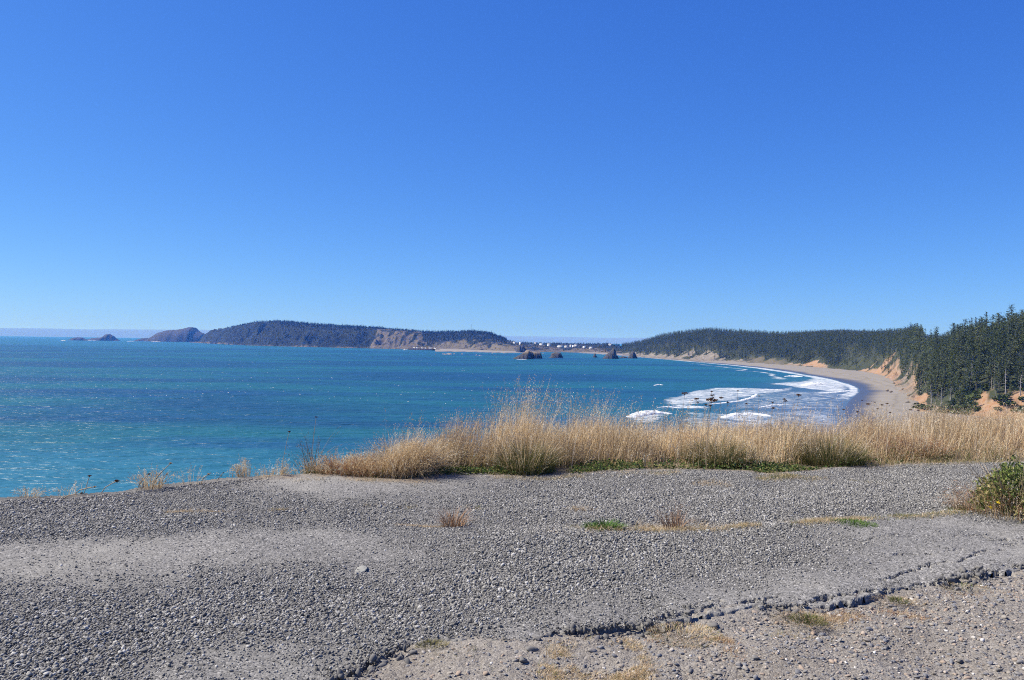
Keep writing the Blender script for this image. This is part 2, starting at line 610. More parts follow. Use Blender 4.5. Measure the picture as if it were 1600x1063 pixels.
earth = np.clip((1 - smooth(0.0, 0.22, edge_f)) * 0.9 * vnoise(GX * 6, GY * 6, 8) * 1.5, 0, 1) * smooth(-3.6, -2.4, GX)
faces = grid_faces(nr, nc)
kf = keep_v.ravel()[faces].all(1)
A_faces = faces[kf]
used = np.unique(A_faces)
remap = np.full(nr * nc, -1)
remap[used] = np.arange(len(used))
VA = np.stack([GX, GY, ZA], -1).reshape(-1, 3)[used]
# how much coarse stone shows, sampled in the photograph (column, row, 0 smooth .. 1 coarse)
COARSE = [(0, 800, .9), (150, 805, .95), (300, 810, .8), (420, 800, .7), (60, 860, .25), (200, 860, .2), (350, 850, .2), (480, 830, .35), (100, 900, .35), (0, 930, .7), (150, 940, .75), (300, 920, .8), (450, 900, .9), (250, 900, .3),
          (60, 980, .95), (200, 990, 1), (350, 970, 1), (500, 950, 1), (50, 1040, .95), (180, 1050, .55), (330, 1040, .4), (450, 1020, .45), (560, 990, .6), (620, 930, .95), (640, 880, .5), (560, 860, .25), (700, 860, .4), (760, 880, .95), (850, 900, 1), (740, 940, 1),
          (900, 860, .95), (1000, 880, .95), (1080, 860, .9), (1000, 920, .6), (900, 960, .3), (760, 985, .25), (1100, 920, .25), (1180, 880, .6), (1250, 900, .2), (1150, 850, .8), (1300, 860, .55), (1350, 890, .2), (1450, 850, .3), (1550, 830, .35), (1420, 825, .45), (1560, 870, .15),
          (700, 780, .6), (850, 780, .8), (1000, 790, .8), (1150, 780, .8), (1300, 775, .85), (1450, 770, .8), (600, 765, .3), (480, 765, .3), (300, 775, .6), (560, 800, .85), (650, 800, .6), (900, 760, .7), (1100, 755, .6), (1300, 745, .6), (1480, 745, .6), (700, 755, .4), (460, 845, .2)]
cc = np.array(COARSE)
cX, cY = at(cc[:, 0], cc[:, 1], GZ)


def coarse(X, Y):
    num = np.zeros_like(X)
    den = np.zeros_like(X) + 1e-6
    for x, y, v in zip(cX, cY, cc[:, 2]):
        s2 = (0.062 * y) ** 2
        w = np.exp(-((X - x) ** 2 + ((Y - y) * 0.9) ** 2) / (2 * s2))
        num += w * v
        den += w
    v = num / den
    v = (v - 0.55) * 1.7 + 0.53
    return np.clip(v + 0.38 * fbm(X * 1.3, Y * 1.3, 4, 181) + 0.12 * fbm(X * 6, Y * 6, 2, 183), 0, 1)


worn = coarse(GX.ravel()[used], GY.ravel()[used])
obj('asphalt', mesh_np('asphalt', VA, remap[A_faces], M['asphalt'], True, {'earth': earth.ravel()[used], 'worn': worn}), kind='structure')


def dirt_z(X, Y, e):
    z = ground_z(X, Y) - 0.005 - 0.048 * vnoise(X * 2.3, Y * 2.3, 57) ** 1.4 + 0.012 * smooth(-0.05, -0.9, e)
    return z + 0.012 * fbm(X * 7, Y * 7, 4, 61) + 0.006 * fbm(X * 28, Y * 28, 3, 63)


ZD = dirt_z(GX, GY, edge_n)
kf = (edge_n < 0.10).ravel()[faces].all(1)
D_faces = faces[kf]
used = np.unique(D_faces)
remap[:] = -1
remap[used] = np.arange(len(used))
obj('dirt_shoulder', mesh_np('dirt_shoulder', np.stack([GX, GY, ZD], -1).reshape(-1, 3)[used], remap[D_faces], M['dirt'], True), kind='structure')

# bluff top under the grass, then the slope down to the water
BX0 = np.array([-260, -60, -20, -8, -5, -2, 2, 6, 10, 20, 60, 140, 300.0])
BREAK = np.array([20, 9, 6, 6, 6.5, 10.4, 13.5, 15.5, 16.5, 18, 22, 30, 60.0])


def bluff_z(X, Y):
    fe = np.interp(X, fe_x, fe_y)
    br = np.maximum(np.interp(X, BX0, BREAK), fe - 0.25 * (1 - smooth(-3.6, -2.6, X)))
    z = ground_z(X, np.minimum(Y, 14)) - 0.03
    z = z + 0.05 * smooth(0.2, 2.0, Y - fe) * smooth(-2, 1, X) * fbm(X * 0.8, Y * 0.8, 2, 71)
    over = np.maximum(Y - br, 0)
    z = z - 0.62 * over - 0.6 * np.minimum(over, 2.5)
    z = z + np.minimum(over, 6) / 6 * 2.0 * fbm(X * 0.05, Y * 0.05, 4, 73)
    return np.maximum(z, -4.0)


bx = np.concatenate([np.linspace(-260, -14, 50), np.linspace(-13, 22, 220), np.linspace(24, 300, 50)])
by = np.concatenate([np.linspace(6.0, 20, 140), np.linspace(20.7, 110, 70)])
BXg, BYg = np.meshgrid(bx, by)
BZg = bluff_z(BXg, BYg)
inner = BYg < np.interp(BXg, fe_x, fe_y) - 0.35
BZg = np.where(inner, BZg - 0.25, BZg)
obj('bluff_ground', mesh_np('bluff_ground', np.stack([BXg, BYg, BZg], -1).reshape(-1, 3), grid_faces(*BXg.shape), M['bluff'], True), kind='structure')

# ------------------------------------------------------------------ coast: one polar terrain cut into headland, town shore and forest hill
# photo column: shore distance, treetop silhouette row, run from shore to ridge, tree height, steep foot height (share of ridge), foot run
COAST = np.array([
    # px   r0    sil   run  treeh foot footrun
    [296, 5950, 536.0, 120, 2, 0.75, 40],
    [312, 5600, 530.5, 180, 2, 0.75, 50],
    [322, 5400, 518.0, 260, 4, 0.75, 70],
    [334, 5150, 512.5, 320, 6, 0.72, 80],
    [345, 4950, 511.5, 380, 8, 0.70, 90],
    [360, 4750, 509.0, 430, 10, 0.66, 100],
    [380, 4500, 504.5, 480, 11, 0.62, 110],
    [402, 4250, 500.5, 520, 12, 0.60, 120],
    [440, 4050, 499.0, 560, 13, 0.60, 130],
    [480, 3950, 502.5, 560, 13, 0.60, 130],
    [520, 3850, 505.5, 560, 13, 0.62, 130],
    [560, 3750, 507.5, 560, 13, 0.62, 120],
    [590, 3700, 509.5, 520, 12, 0.80, 110],
    [625, 3600, 513.0, 500, 11, 0.86, 90],
    [655, 3530, 515.0, 520, 11, 0.84, 90],
    [680, 3460, 515.5, 650, 13, 0.40, 110],
    [705, 3380, 515.5, 750, 13, 0.28, 110],
    [735, 3270, 514.5, 800, 13, 0.25, 90],
    [765, 3150, 516.5, 800, 13, 0.25, 80],
    [785, 3100, 524.0, 800, 12, 0.35, 60],
    [805, 3080, 532.0, 800, 11, 0.55, 60],
    [840, 3120, 533.5, 900, 11, 0.55, 60],
    [880, 3200, 533.5, 900, 10, 0.50, 70],
    [920, 3100, 534.5, 900, 10, 0.45, 70],
    [950, 2950, 534.5, 800, 10, 0.40, 70],
    [972, 2720, 536.5, 500, 14, 0.35, 70],
    [985, 2540, 535.0, 500, 15, 0.35, 70],
    [1000, 2390, 532.0, 500, 16, 0.35, 70],
    [1025, 2200, 524.5, 520, 17, 0.32, 70],
    [1060, 2010, 518.0, 540, 18, 0.32, 70],
    [1110, 1830, 513.0, 560, 18, 0.30, 80],
    [1150, 1700, 516.5, 560, 18, 0.18, 70],
    [1200, 1570, 519.5, 520, 18, 0.12, 60],
    [1250, 1465, 519.5, 460, 18, 0.28, 40],
    [1275, 1400, 519.0, 430, 18, 0.40, 40],
    [1300, 1330, 518.5, 400, 18, 0.22, 30],
    [1345, 1205, 518.0, 420, 18, 0.22, 26],
    [1378, 1050, 518.0, 560, 18, 0.34, 28],
    [1402, 850, 517.5, 700, 18, 0.36, 30],
    [1418, 690, 516.5, 640, 18, 0.38, 30],
    [1430, 560, 509.0, 420, 19, 0.36, 28],
    [1445, 490, 503.0, 280, 20, 0.25, 30],
    [1480, 468, 503.0, 210, 21, 0.25, 40],
    [1520, 455, 503.0, 200, 22, 0.30, 20],
    [1560, 445, 497.0, 190, 22, 0.36, 16],
    [1600, 438, 489.0, 190, 22, 0.36, 16],
    [1680, 425, 478.0, 190, 22, 0.36, 25],
    [1800, 410, 460.0, 190, 22, 0.36, 25],
])
C_PX = COAST[:, 0]


def cint(px, k):
    return np.interp(px, C_PX, COAST[:, k])


TOE = [(float((p - 800.0) / F * r), float(r)) for p, r in zip(COAST[:, 0], COAST[:, 1])]


def land(px, s):
    """point of the coast terrain: photo-column bearing px and distance s beyond its shore line -> X, Y, Z, foot height, ridge height"""
    px, s = np.broadcast_arrays(np.asarray(px, float), np.asarray(s, float))
    r0 = cint(px, 1)
    run = cint(px, 3)
    r1 = r0 + run
    zr = EYE - (cint(px, 2) - horizon(px)) * r1 / F - cint(px, 4)
    zr = np.maximum(zr, 6.0)
    foot = cint(px, 5) * zr
    frun = cint(px, 6)
    r = r0 + s
    X = px_to_x(px, r)
    d = np.minimum(seg_dist(X, r, TOE)[0], np.abs(s)) * np.sign(s)      # true distance from the shore line
    butt = (ridged(X / 95.0, r / 95.0, 4, 81) - 0.55) * np.minimum(frun, 110) * np.where(px > 1000, 0.5, 0.9)
    inl = d + butt * (1 - smooth(frun * 1.5, frun * 5, d))
    t1 = smooth(0, 1, np.clip(inl / frun, 0, 1)) * 0.5 + np.clip(inl / frun, 0, 1) * 0.5
    t2 = np.clip((s + inl - d - frun) / (run - frun), 0, 1)
    z = 1.5 + (foot - 1.5 + (zr - foot) * np.sin(t2 * math.pi / 2) ** 0.9) * t1
    z = z - np.clip(s - run, 0, None) * 0.10
    sc = np.clip(zr * 0.06, 0.6, 6)
    z = z + sc * fbm(X / 60, r / 60, 4, 91) * smooth(0, 40, inl) + sc * 0.5 * fbm(X / 14, r / 14, 3, 93) * smooth(-10, 15, inl)
    z = z - 3.0 * ridged(X / 9.0, r / 9.0, 3, 95) * smooth(2, 12, inl) * (1 - smooth(frun, frun * 2, inl)) * (px > 1000)
    z = np.where(inl < 0, 1.5 + inl * np.where(px < 668, 0.9, 0.10), z)
    return X, r, z, foot, zr


def px_to_x(px, r):
    return tanx(px) * r


def bare_of(px, s, z):
    """bare rock / orange clay / dry field cover by place along the coast"""
    r0 = cint(px, 1)
    n = 2.2 * fbm(px_to_x(px, r0 + s) / 22.0, (r0 + s) / 26.0, 5, 101)
    top = np.interp(px, [296, 325, 350, 375, 400, 420, 440, 470, 500, 515, 540, 560, 578, 592, 620, 655, 668, 690, 720, 800, 830, 870, 940, 965, 985, 1030, 1060, 1110, 1150, 1175, 1210, 1250, 1262, 1280, 1300, 1340, 1360, 1400, 1425, 1440, 1452, 1500, 1520, 1535, 1600, 1700],
                    [1, 5, 5, 0, 0, 3, 0, 4, 0, 0, 4, 0, 3, 62, 78, 72, 10, 6, 6, 8, 15, 15, 15, 6, 4, 7, 12, 14, 8, 3, 1.5, 6, 13, 8, 2, 3, 11, 13, 18, 14, 3, 0, 9.5, 11.5, 12, 11.5])
    b = smooth(-0.10, 0.12, (top * (1 + 1.0 * n) - z) / np.maximum(top, 4))
    o = np.interp(px, [1240, 1258, 1276, 1300, 1330, 1350, 1385, 1404, 1412, 1425, 1436, 1450, 1500, 1520, 1700], [0, 0.9, 0.9, 0.15, 0.3, 0.75, 0.9, 0.55, 0.0, 0.25, 0.95, 0.9, 0.6, 1.0, 1.0])
    fl = np.interp(px, [668, 690, 780, 800, 830, 870, 960, 1160, 1180, 1215, 1235], [0, 0.9, 0.95, 0.9, 0.3, 0.2, 0.0, 0.0, 0.8, 0.8, 0.0])
    fl = fl * smooth(0.0, 0.2, 0.62 - np.clip((z - 2) / np.interp(px, [690, 800, 830, 1160, 1240], [52, 52, 26, 16, 16]), 0, 1) + 0.3 * n)
    return np.clip(b, 0, 1), np.clip(o + 0.25 * n, 0, 1) * smooth(1100, 1240, px), np.clip(fl, 0, 1)


def build_coast(name, p0, p1, npx, mat_):
    px = np.linspace(p0, p1, npx)
    s = np.concatenate([np.linspace(-90, 0, 8), np.linspace(3, 120, 44), np.linspace(127, 900, 50), np.linspace(940, 2200, 10)])
    PX, S = np.meshgrid(px, s)
    X, Y, Z, foot, zr = land(PX, S)
    b, o, fl = bare_of(PX, S, Z)
    return obj(name, mesh_np(name, np.stack([X, Y, Z], -1).reshape(-1, 3), grid_faces(*X.shape), mat_, True,
                             {'bare': b.ravel(), 'orange': o.ravel(), 'field': fl.ravel()}), kind='structure')


build_coast('headland', 296, 800, 420, M['head'])
build_coast('town_shore', 800, 972, 150, M['head'])
build_coast('forest_hill', 972, 1800, 860, M['hill'])

# a farther wooded ridge that peeks over the hill
pr = np.linspace(1180, 1760, 160)
sr = np.array([0, 300, 700, 1100, 1600, 2200.0])
PX, S = np.meshgrid(pr, sr)
sil = np.interp(pr, [1180, 1240, 1280, 1320, 1350, 1400, 1760], [530, 521, 517.0, 515.2, 517.5, 523, 530])
top = EYE - (sil - horizon(pr)) * 4600 / F
Zr = np.interp(S, [0, 600, 1100, 2200], [0.1, 0.75, 1, 0.7]) * top[None, :] + 4 * fbm(PX / 2.0, S / 60, 3, 111)
obj('far_ridge', mesh_np('far_ridge', np.stack([tanx(PX) * (3500 + S), 3500 + S, Zr], -1).reshape(-1, 3), grid_faces(*PX.shape), M['far'], True), kind='structure')

# ------------------------------------------------------------------ beach and sea
SHORE_PX = [(690, 549.5), (740, 550.3), (770, 551.2), (800, 551.8), (830, 551.0), (860, 550.0), (890, 550.6), (920, 552.5), (950, 554.5), (975, 556.3), (1000, 558.5), (1030, 560.5), (1060, 563), (1100, 566.5), (1150, 570.8), (1200, 576.0),
            (1240, 582.0), (1275, 588.0), (1305, 594.0), (1328, 600.0), (1342, 606.5), (1344, 612.0), (1336, 619.0), (1326, 628.0), (1321, 637.0), (1320, 647.0), (1326, 660.0)]
shore = px_line(SHORE_PX, 0.0) + [(140, 320), (95, 225), (40, 150), (-30, 116), (-120, 100), (-300, 80), (-600, 60)]


def beach_sd(X, Y):
    d, s, _ = seg_dist(X, Y, shore)
    return d * s                         # positive on land


bp = np.concatenate([np.linspace(680, 1000, 130), np.linspace(1002, 1480, 300), np.linspace(1486, 2000, 60)])
byp = np.concatenate([np.linspace(1000, 690, 26), np.linspace(688, 600, 150), np.linspace(599.5, 546, 160)])
PX, PY = np.meshgrid(bp, byp)
RR = EYE * F / (PY - 533.0 - 0.013 * (PX - 800))
RR = np.clip(RR, 60, 4200)
BX, BY = tanx(PX) * RR, RR
sd = beach_sd(BX, BY)
BZ = np.where(sd > 0, np.minimum(sd * 0.045, 2.2 + sd * 0.004), sd * 0.05)
BZ = np.clip(BZ, -3, 4.0) + 0.12 * fbm(BX / 12, BY / 12, 3, 121) * smooth(5, 30, sd)
wet = 1 - smooth(0.25, 1.0, sd / (np.interp(PX, [700, 1000, 1200, 1330, 1480], [14, 14, 18, 22, 22]) * (1 + 0.5 * fbm(BX / 40, BY / 40, 3, 123))))
tl = 44 + 10 * fbm(BX / 60, BY / 60, 3, 125)
tide = 0.55 * np.maximum(1 - smooth(0.5, 2.5, np.abs(sd - tl)), 0.8 * (1 - smooth(0.5, 2.0, np.abs(sd - tl * 0.72)))) * vnoise(BX / 5, BY / 5, 127)
obj('beach', mesh_np('beach', np.stack([BX, BY, BZ], -1).reshape(-1, 3), grid_faces(*BX.shape), M['sand'], True, {'wet': wet.ravel(), 'tide': tide.ravel()}), kind='structure')

# foam areas as drawn by the surf: outlines in photo pixels carried onto the water plane, with strength
FOAM = [
    ([(1032, 624), (1070, 612), (1112, 606), (1180, 606), (1236, 609), (1235, 612), (1200, 615), (1180, 620), (1160, 625), (1120, 630), (1080, 634), (1045, 634), (1032, 630)], 0.67),
    ([(1192, 600), (1230, 597), (1262, 596), (1270, 588), (1300, 592), (1322, 598), (1333, 607), (1328, 612), (1290, 612), (1250, 607), (1215, 602)], 0.73),
    ([(1270, 612), (1330, 610), (1334, 613), (1280, 617)], 0.75),
    ([(972, 652), (985, 645), (1010, 641), (1045, 639), (1058, 650), (1040, 660), (1000, 662), (980, 660)], 0.72),
    ([(1120, 650), (1150, 640), (1190, 640), (1215, 650), (1210, 664), (1150, 664), (1125, 660)], 0.58),
    ([(1020, 636), (1060, 633), (1110, 636), (1108, 638), (1050, 638)], 0.9),
    ([(1180, 635), (1237, 630), (1237, 633), (1190, 638)], 0.9),
    ([(1250, 623), (1265, 622), (1270, 627), (1252, 628)], 0.7),
    ([(1300, 638), (1322, 627), (1322, 632), (1306, 642), (1296, 646)], 0.85),
    ([(1305, 622), (1318, 616), (1315, 628), (1308, 628)], 0.7),
    ([(1235, 598), (1290, 588), (1330, 600), (1334, 610), (1300, 606)], 0.70),
    ([(1060, 645), (1310, 640), (1325, 668), (1060, 668)], 0.42),
    ([(1180, 612), (1320, 612), (1325, 640), (1120, 640)], 0.38),
    ([(1225, 588), (1240, 586), (1256, 589), (1240, 591)], 0.75),
]
sea_px = np.concatenate([np.linspace(-6000, -700, 20), np.linspace(-640, 940, 240), np.linspace(941, 1362, 500), np.linspace(1370, 1800, 60), np.linspace(1900, 7000, 20)])
sea_v = np.concatenate([np.linspace(900, 260, 40), np.linspace(257, 134, 150), np.linspace(133.4, 44, 190), np.linspace(43.5, 4, 130), [3.4, 3.0, 2.7]])
PXs, VV = np.meshgrid(sea_px, sea_v)
SY = EYE * F / VV
SX = tanx(PXs) * SY
sd_s = beach_sd(SX, SY)
amp = smooth(30, 400, -sd_s) * (1 - smooth(2500, 5000, SY))
swell = np.sin((SX * 0.25 + SY * 0.97) / 7.0 + 3.0 * fbm(SX / 120, SY / 120, 2, 131)) * (0.5 + 0.8 * fbm(SX / 90, SY / 60, 2, 133))
SZ = 0.30 * amp * swell + 0.30 * amp * fbm(SX / 5.0, SY / 2.6, 3, 135) * (1 - smooth(700, 1500, SY))
foam = np.zeros_like(SX)
vis = (PXs > 940) & (PXs < 1364) & (VV < 150) & (VV > 20)
nx = SX + 5.0 * fbm(SX / 16, SY / 16, 4, 141)
ny = SY + 11.0 * fbm(SX / 18, SY / 18, 4, 143)
for pts, st in FOAM:
    P = px_line(pts, 0.0)
    xs, ys = zip(*P)
    bb = vis & (nx > min(xs) - 15) & (nx < max(xs) + 15) & (ny > min(ys) - 30) & (ny < max(ys) + 30)
    ins = np.zeros(SX.shape, bool)
    ins[bb] = in_poly(nx[bb], ny[bb], P)
    soft = np.zeros_like(SX)
    d = np.full(SX.shape, 99.0)
    d[bb] = seg_dist(nx[bb], ny[bb], P + [P[0]])[0]
    soft = np.where(ins, smooth(-1, 9.0, d), 0)
    foam = np.maximum(foam, st * soft)
# swash line along the whole beach
wl = np.interp(PXs, [680, 990, 1050, 1200, 1300, 1345], [9, 9, 12, 16, 10, 6])
lines = (1 - smooth(0.3, 1.0, np.abs(-sd_s - wl * 0.7) / (wl * (0.8 + 0.5 * fbm(SX / 45, SY / 45, 3, 151)))))
foam = np.maximum(foam, 0.82 * lines * smooth(670, 1000, PXs) * smooth(560, 700, SY))
out2 = (1 - smooth(0.0, 1.0, np.abs(-sd_s - 55 - 18 * fbm(SX / 70, SY / 70, 3, 153)) / 9)) * smooth(1010, 1150, PXs) * smooth(-0.15, 0.25, fbm(SX / 55, SY / 55, 3, 155))
foam = np.maximum(foam, 0.72 * out2 * (SY > 700))
shallow = (1 - smooth(0, 260, -sd_s + 70 * fbm(SX / 150, SY / 150, 3, 157))) * 0.5 + 0.9 * (1 - smooth(215, 330, SY + 60 * fbm(SX / 130, SY / 40, 3, 159))) 
sandy = (1 - smooth(5, 120, -sd_s + 30 * fbm(SX / 60, SY / 60, 3, 161))) * smooth(1000, 1150, PXs) * (1 - smooth(700, 1100, SY)) * 0.9
SZ = np.where(sd_s > 8, -0.9, SZ)
seaV = np.stack([SX, SY, SZ], -1).reshape(-1, 3)
obj('sea', mesh_np('sea', seaV, grid_faces(*SX.shape), M['sea'], True,
                   {'foam': foam.ravel(), 'shallow': np.clip(shallow, 0, 1).ravel(), 'sandy': np.clip(sandy, 0, 1).ravel()}), kind='structure')


def breaker(pts, w, h, label, seed):
    """a foaming breaker: lumpy ridge of white water along a path"""
    P = np.array(px_line(pts, 0.0))
    L = np.concatenate([[0], np.cumsum(np.hypot(*np.diff(P, axis=0).T))])
    n = max(24, int(L[-1] / 0.8))
    t = np.linspace(0, L[-1], n)
    cx, cy = np.interp(t, L, P[:, 0]), np.interp(t, L, P[:, 1])
    tx, ty = np.gradient(cx), np.gradient(cy)
    ln = np.hypot(tx, ty) + 1e-9
    nxn, nyn = -ty / ln, tx / ln
    prof = np.linspace(-1, 1, 13)
    T, Q = np.meshgrid(np.arange(n), prof, indexing='ij')
    taper = np.sin(np.pi * np.clip(t / L[-1], 0.0, 1)) ** 0.5
    ww = w * (0.45 + 0.55 * taper)[T] * (1 + 0.35 * fbm(t[T] / 4, Q, 3, seed))
    X = cx[T] + nxn[T] * Q * ww
    Y = cy[T] + nyn[T] * Q * ww
    Z = h * taper[T] * (1 - Q ** 2) ** 0.7 * (0.65 + 0.8 * vnoise(t[T] / 2.2, Q * 2.5, seed + 1)) + 0.35 * h * fbm(t[T] / 0.9, Q * 4, 3, seed + 2) * (1 - Q ** 2) - 0.15
    o = mesh_np('breaking_wave', np.stack([X, Y, Z], -1).reshape(-1, 3), grid_faces(n, 13), M['foam'], True)
    return obj('breaking_wave', o, label=label, cat='wave', group='breaking waves in the surf')


breaker([(984, 652), (1005, 648), (1030, 646), (1050, 647)], 4.5, 1.7, 'tumbling white breaker just behind the grass, nearest wave of all', 201)
breaker([(1258, 603), (1272, 601), (1290, 600)], 7.0, 1.9, 'bright white breaker in the curve of the beach', 202)
breaker([(1186, 610), (1210, 609.5), (1237, 608.5)], 1.6, 0.7, 'thin straight white crest at the right end of the broad foam patch', 203)
breaker([(1104, 632), (1130, 630), (1155, 627), (1175, 622), (1182, 616)], 2.0, 0.7, 'curved white front edge of the broad foam patch', 204)
breaker([(1026, 637), (1060, 635), (1105, 636)], 1.3, 0.6, 'thin white wave line behind the brown seed heads', 205)
breaker([(1185, 637), (1210, 633), (1236, 631.5)], 1.4, 0.55, 'short thin white wave line right of the brown seed heads', 206)
breaker([(1280, 614.5), (1310, 613), (1332, 610)], 2.0, 0.6, 'white wash edge ending at the wet sand', 208)
breaker([(1226, 588.5), (1240, 588), (1254, 589)], 4.0, 1.0, 'small white breaker far along the curve of the beach', 209)
breaker([(1128, 653), (1150, 648), (1180, 647), (1205, 651)], 3.5, 0.9, 'churned white wave half hidden behind the middle of the grass', 210)
breaker([(1022, 602.5), (1030, 601.5), (1036, 602)], 1.5, 0.8, 'small isolated breaking crest out in the bay', 211)

for pts, lab in (([(95, 532.6), (103, 532.7)], 'white water breaking at the left end of the far reef'), ([(137, 532.3), (150, 532.4)], 'white water in the gap beside the pointed islet'), ([(198, 533.6), (210, 533.7)], 'white water off the foot of the sloping island'),
                 ([(236, 534.3), (252, 534.4)], 'white water along the base of the sloping island'), ([(334, 537.2), (352, 537.4)], 'white water below the tip of the headland'), ([(806, 561.8), (824, 562.0)], 'white water at the foot of the big sunlit rock')):
    breaker(pts, 7.0 if pts[0][0] < 700 else 3.0, 2.2 if pts[0][0] < 700 else 0.8, lab, int(pts[0][0]))

# whitecaps: flecks of foam torn from the chop
wc_v, wc_f = [], []
for k in range(480):
    v = rng.uniform(9, 100) if k < 800 else rng.uniform(8, 60)
    px = rng.uniform(-80, 1000 if v > 60 else 960)
    Yw = EYE * F / v
    Xw = tanx(px) * Yw
    if vnoise(Xw / 160, Yw / 200, 171) < 0.35 or beach_sd(np.array([Xw]), np.array([Yw]))[0] > -60:
        continue
    if px > 290 and Yw > cint(px, 1) - 120:
        continue
    Lw = rng.uniform(0.15, 0.55) * (1 + Yw / 2600)
    Ww = Lw * rng.uniform(0.25, 0.5)
    Hh = 0.10 + 0.10 * rng.random() + Yw * 0.00005
    a = rng.normal(0, 0.25)
    n = 5
    tt = np.linspace(-1, 1, n)
    base = len(wc_v) * 3 * n
    env = 1 - tt ** 2 * 0.9
    jit = rng.uniform(0.6, 1.3, n)
    xx = tt * Lw
    pts3 = []
    for q, zz in ((-1, 0.0), (0.1, 1.0), (1, 0.0)):
        yy = q * Ww * env * jit
        pts3.append(np.stack([Xw + xx * math.cos(a) - yy * math.sin(a), Yw + xx * math.sin(a) + yy * math.cos(a), 0.02 + zz * Hh * env * jit], -1))
    wc_v.append(np.concatenate(pts3))
    wc_f.append(grid_faces(3, n) + base)
obj('whitecaps', mesh_np('whitecaps', np.concatenate(wc_v), np.concatenate(wc_f), M['cap'], True), label='scattered white flecks of broken wave crests on the sea', kind='stuff')


# ------------------------------------------------------------------ sea rocks
def sea_rock(px0, px1, wy, prof, depth, label, seed, crest=0.0, res=None, rug=0.16, name='sea_rock'):
    """rocky islet between two photo columns with its waterline at row wy; prof = (share of width, height in photo px)"""
    pm = (px0 + px1) / 2
    x0, y0 = at(pm, wy, 0.0)
    u = y0 / F                                       # metres per photo pixel there
    W = (px1 - px0) * u
    hp = np.array(prof, float)
    n = res or 44
    m = 20
    s = np.linspace(0, 1, n)
    q = np.linspace(-1, 1, m)
    S_, Q_ = np.meshgrid(s, q, indexing='ij')
    hp[:, 1] *= 1.18 if px0 > 700 else 1.05
    H = np.interp(S_, hp[:, 0], hp[:, 1] * u)
    hs = max(W / 6, 2.0)
    X = (S_ - 0.5) * W + W * 0.02 * fbm(Q_ * 3, S_ * 9, 2, seed + 4)
    Yl = Q_ * depth * (0.55 + 0.45 * np.sin(np.pi * np.clip(S_, 0.02, 0.98))) * (1 + 0.2 * fbm(X / hs, Q_ * 0 + 1.7, 3, seed))
    shell = np.clip(1 - np.abs(Q_) ** 2.4, 0, 1) ** 0.75
    rg = ridged(X / hs * 1.3, Yl / hs * 1.3, 4, seed + 1) - 0.55
    Z = H * shell * (1 + rug * 2.2 * rg * (0.4 + np.abs(Q_))) + hp[:, 1].max() * u * rug * 0.5 * fbm(X / hs * 4, Yl / hs * 4, 3, seed + 2) * shell - 1.2
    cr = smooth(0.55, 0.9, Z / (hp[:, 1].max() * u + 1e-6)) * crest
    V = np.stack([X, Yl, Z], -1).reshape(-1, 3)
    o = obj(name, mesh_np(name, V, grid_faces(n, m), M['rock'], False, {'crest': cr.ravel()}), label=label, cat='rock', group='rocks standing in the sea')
    o.location = (x0, y0 + depth * 0.9, 0)
    return o


sea_rock(104, 134, 532.0, [(0, 0.5), (0.25, 4), (0.4, 4.6), (0.7, 4.4), (0.85, 2), (1, 0.4)], 45, 'low dark reef rock left of the pointed islet on the far left', 301)
sea_rock(130, 180, 532.3, [(0, 0.4), (0.15, 3.2), (0.35, 4.2), (0.5, 5.2), (0.62, 9.5), (0.7, 10), (0.82, 7), (0.93, 2), (1, 0.3)], 70, 'small dark pointed islet far out on the left', 302)
sea_rock(206, 236, 533.2, [(0, 0.4), (0.3, 3.5), (0.6, 5), (1, 2)], 50, 'low rocks at the left foot of the sloping island', 303)
sea_rock(219, 313, 534.0, [(0, 2.0), (0.06, 6), (0.14, 11), (0.25, 15.5), (0.35, 17), (0.55, 18.5), (0.70, 22), (0.76, 22), (0.84, 16), (0.90, 14), (0.95, 12), (1.0, 6)], 170, 'long wedge shaped island off the tip of the headland', 304, 0.0, 90, 0.07)
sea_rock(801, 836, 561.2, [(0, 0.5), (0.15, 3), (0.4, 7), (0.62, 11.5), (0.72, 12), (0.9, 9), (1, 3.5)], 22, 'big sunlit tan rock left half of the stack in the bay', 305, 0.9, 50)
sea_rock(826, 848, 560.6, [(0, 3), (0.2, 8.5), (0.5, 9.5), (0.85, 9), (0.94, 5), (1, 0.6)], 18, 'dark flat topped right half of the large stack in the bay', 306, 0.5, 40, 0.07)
sea_rock(857, 881, 559.6, [(0, 0.4), (0.15, 2), (0.24, 7), (0.5, 8), (0.8, 7.5), (0.95, 2.5), (1, 0.4)], 18, 'dark blocky sea stack right of the large sunlit one', 307, 0.2, None, 0.07)
sea_rock(926, 934, 558.8, [(0, 0.3), (0.3, 4), (0.5, 6.5), (0.65, 4), (1, 0.3)], 6, 'tiny pointed rock standing before the town beach', 308)
sea_rock(943, 968, 560.8, [(0, 0.8), (0.2, 5), (0.4, 8.5), (0.55, 10), (0.66, 14.5), (0.75, 12), (0.86, 6), (1, 1.2)], 20, 'sharp peaked grey sea stack left of the forest hill', 309, 0.1, 50, 0.22)
sea_rock(968, 982, 559.6, [(0, 1), (0.4, 2.8), (0.8, 2), (1, 0.5)], 8, 'low rock shelf between the two peaked stacks', 310)
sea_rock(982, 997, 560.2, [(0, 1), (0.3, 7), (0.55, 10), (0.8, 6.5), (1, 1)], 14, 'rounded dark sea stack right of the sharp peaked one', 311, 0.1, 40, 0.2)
sea_rock(1083, 1093, 578.6, [(0, 0.3), (0.3, 1.8), (0.6, 1.4), (0.8, 1.7), (1, 0.2)], 3.5, 'small dark reef rock alone in the bay water', 312, 0.4, 20)
sea_rock(747, 756, 548.6, [(0, 0.6), (0.3, 2.4), (0.6, 3.6), (0.85, 3), (1, 0.5)], 12, 'dark boulder at the edge of the town beach', 313, 0.0, 24)
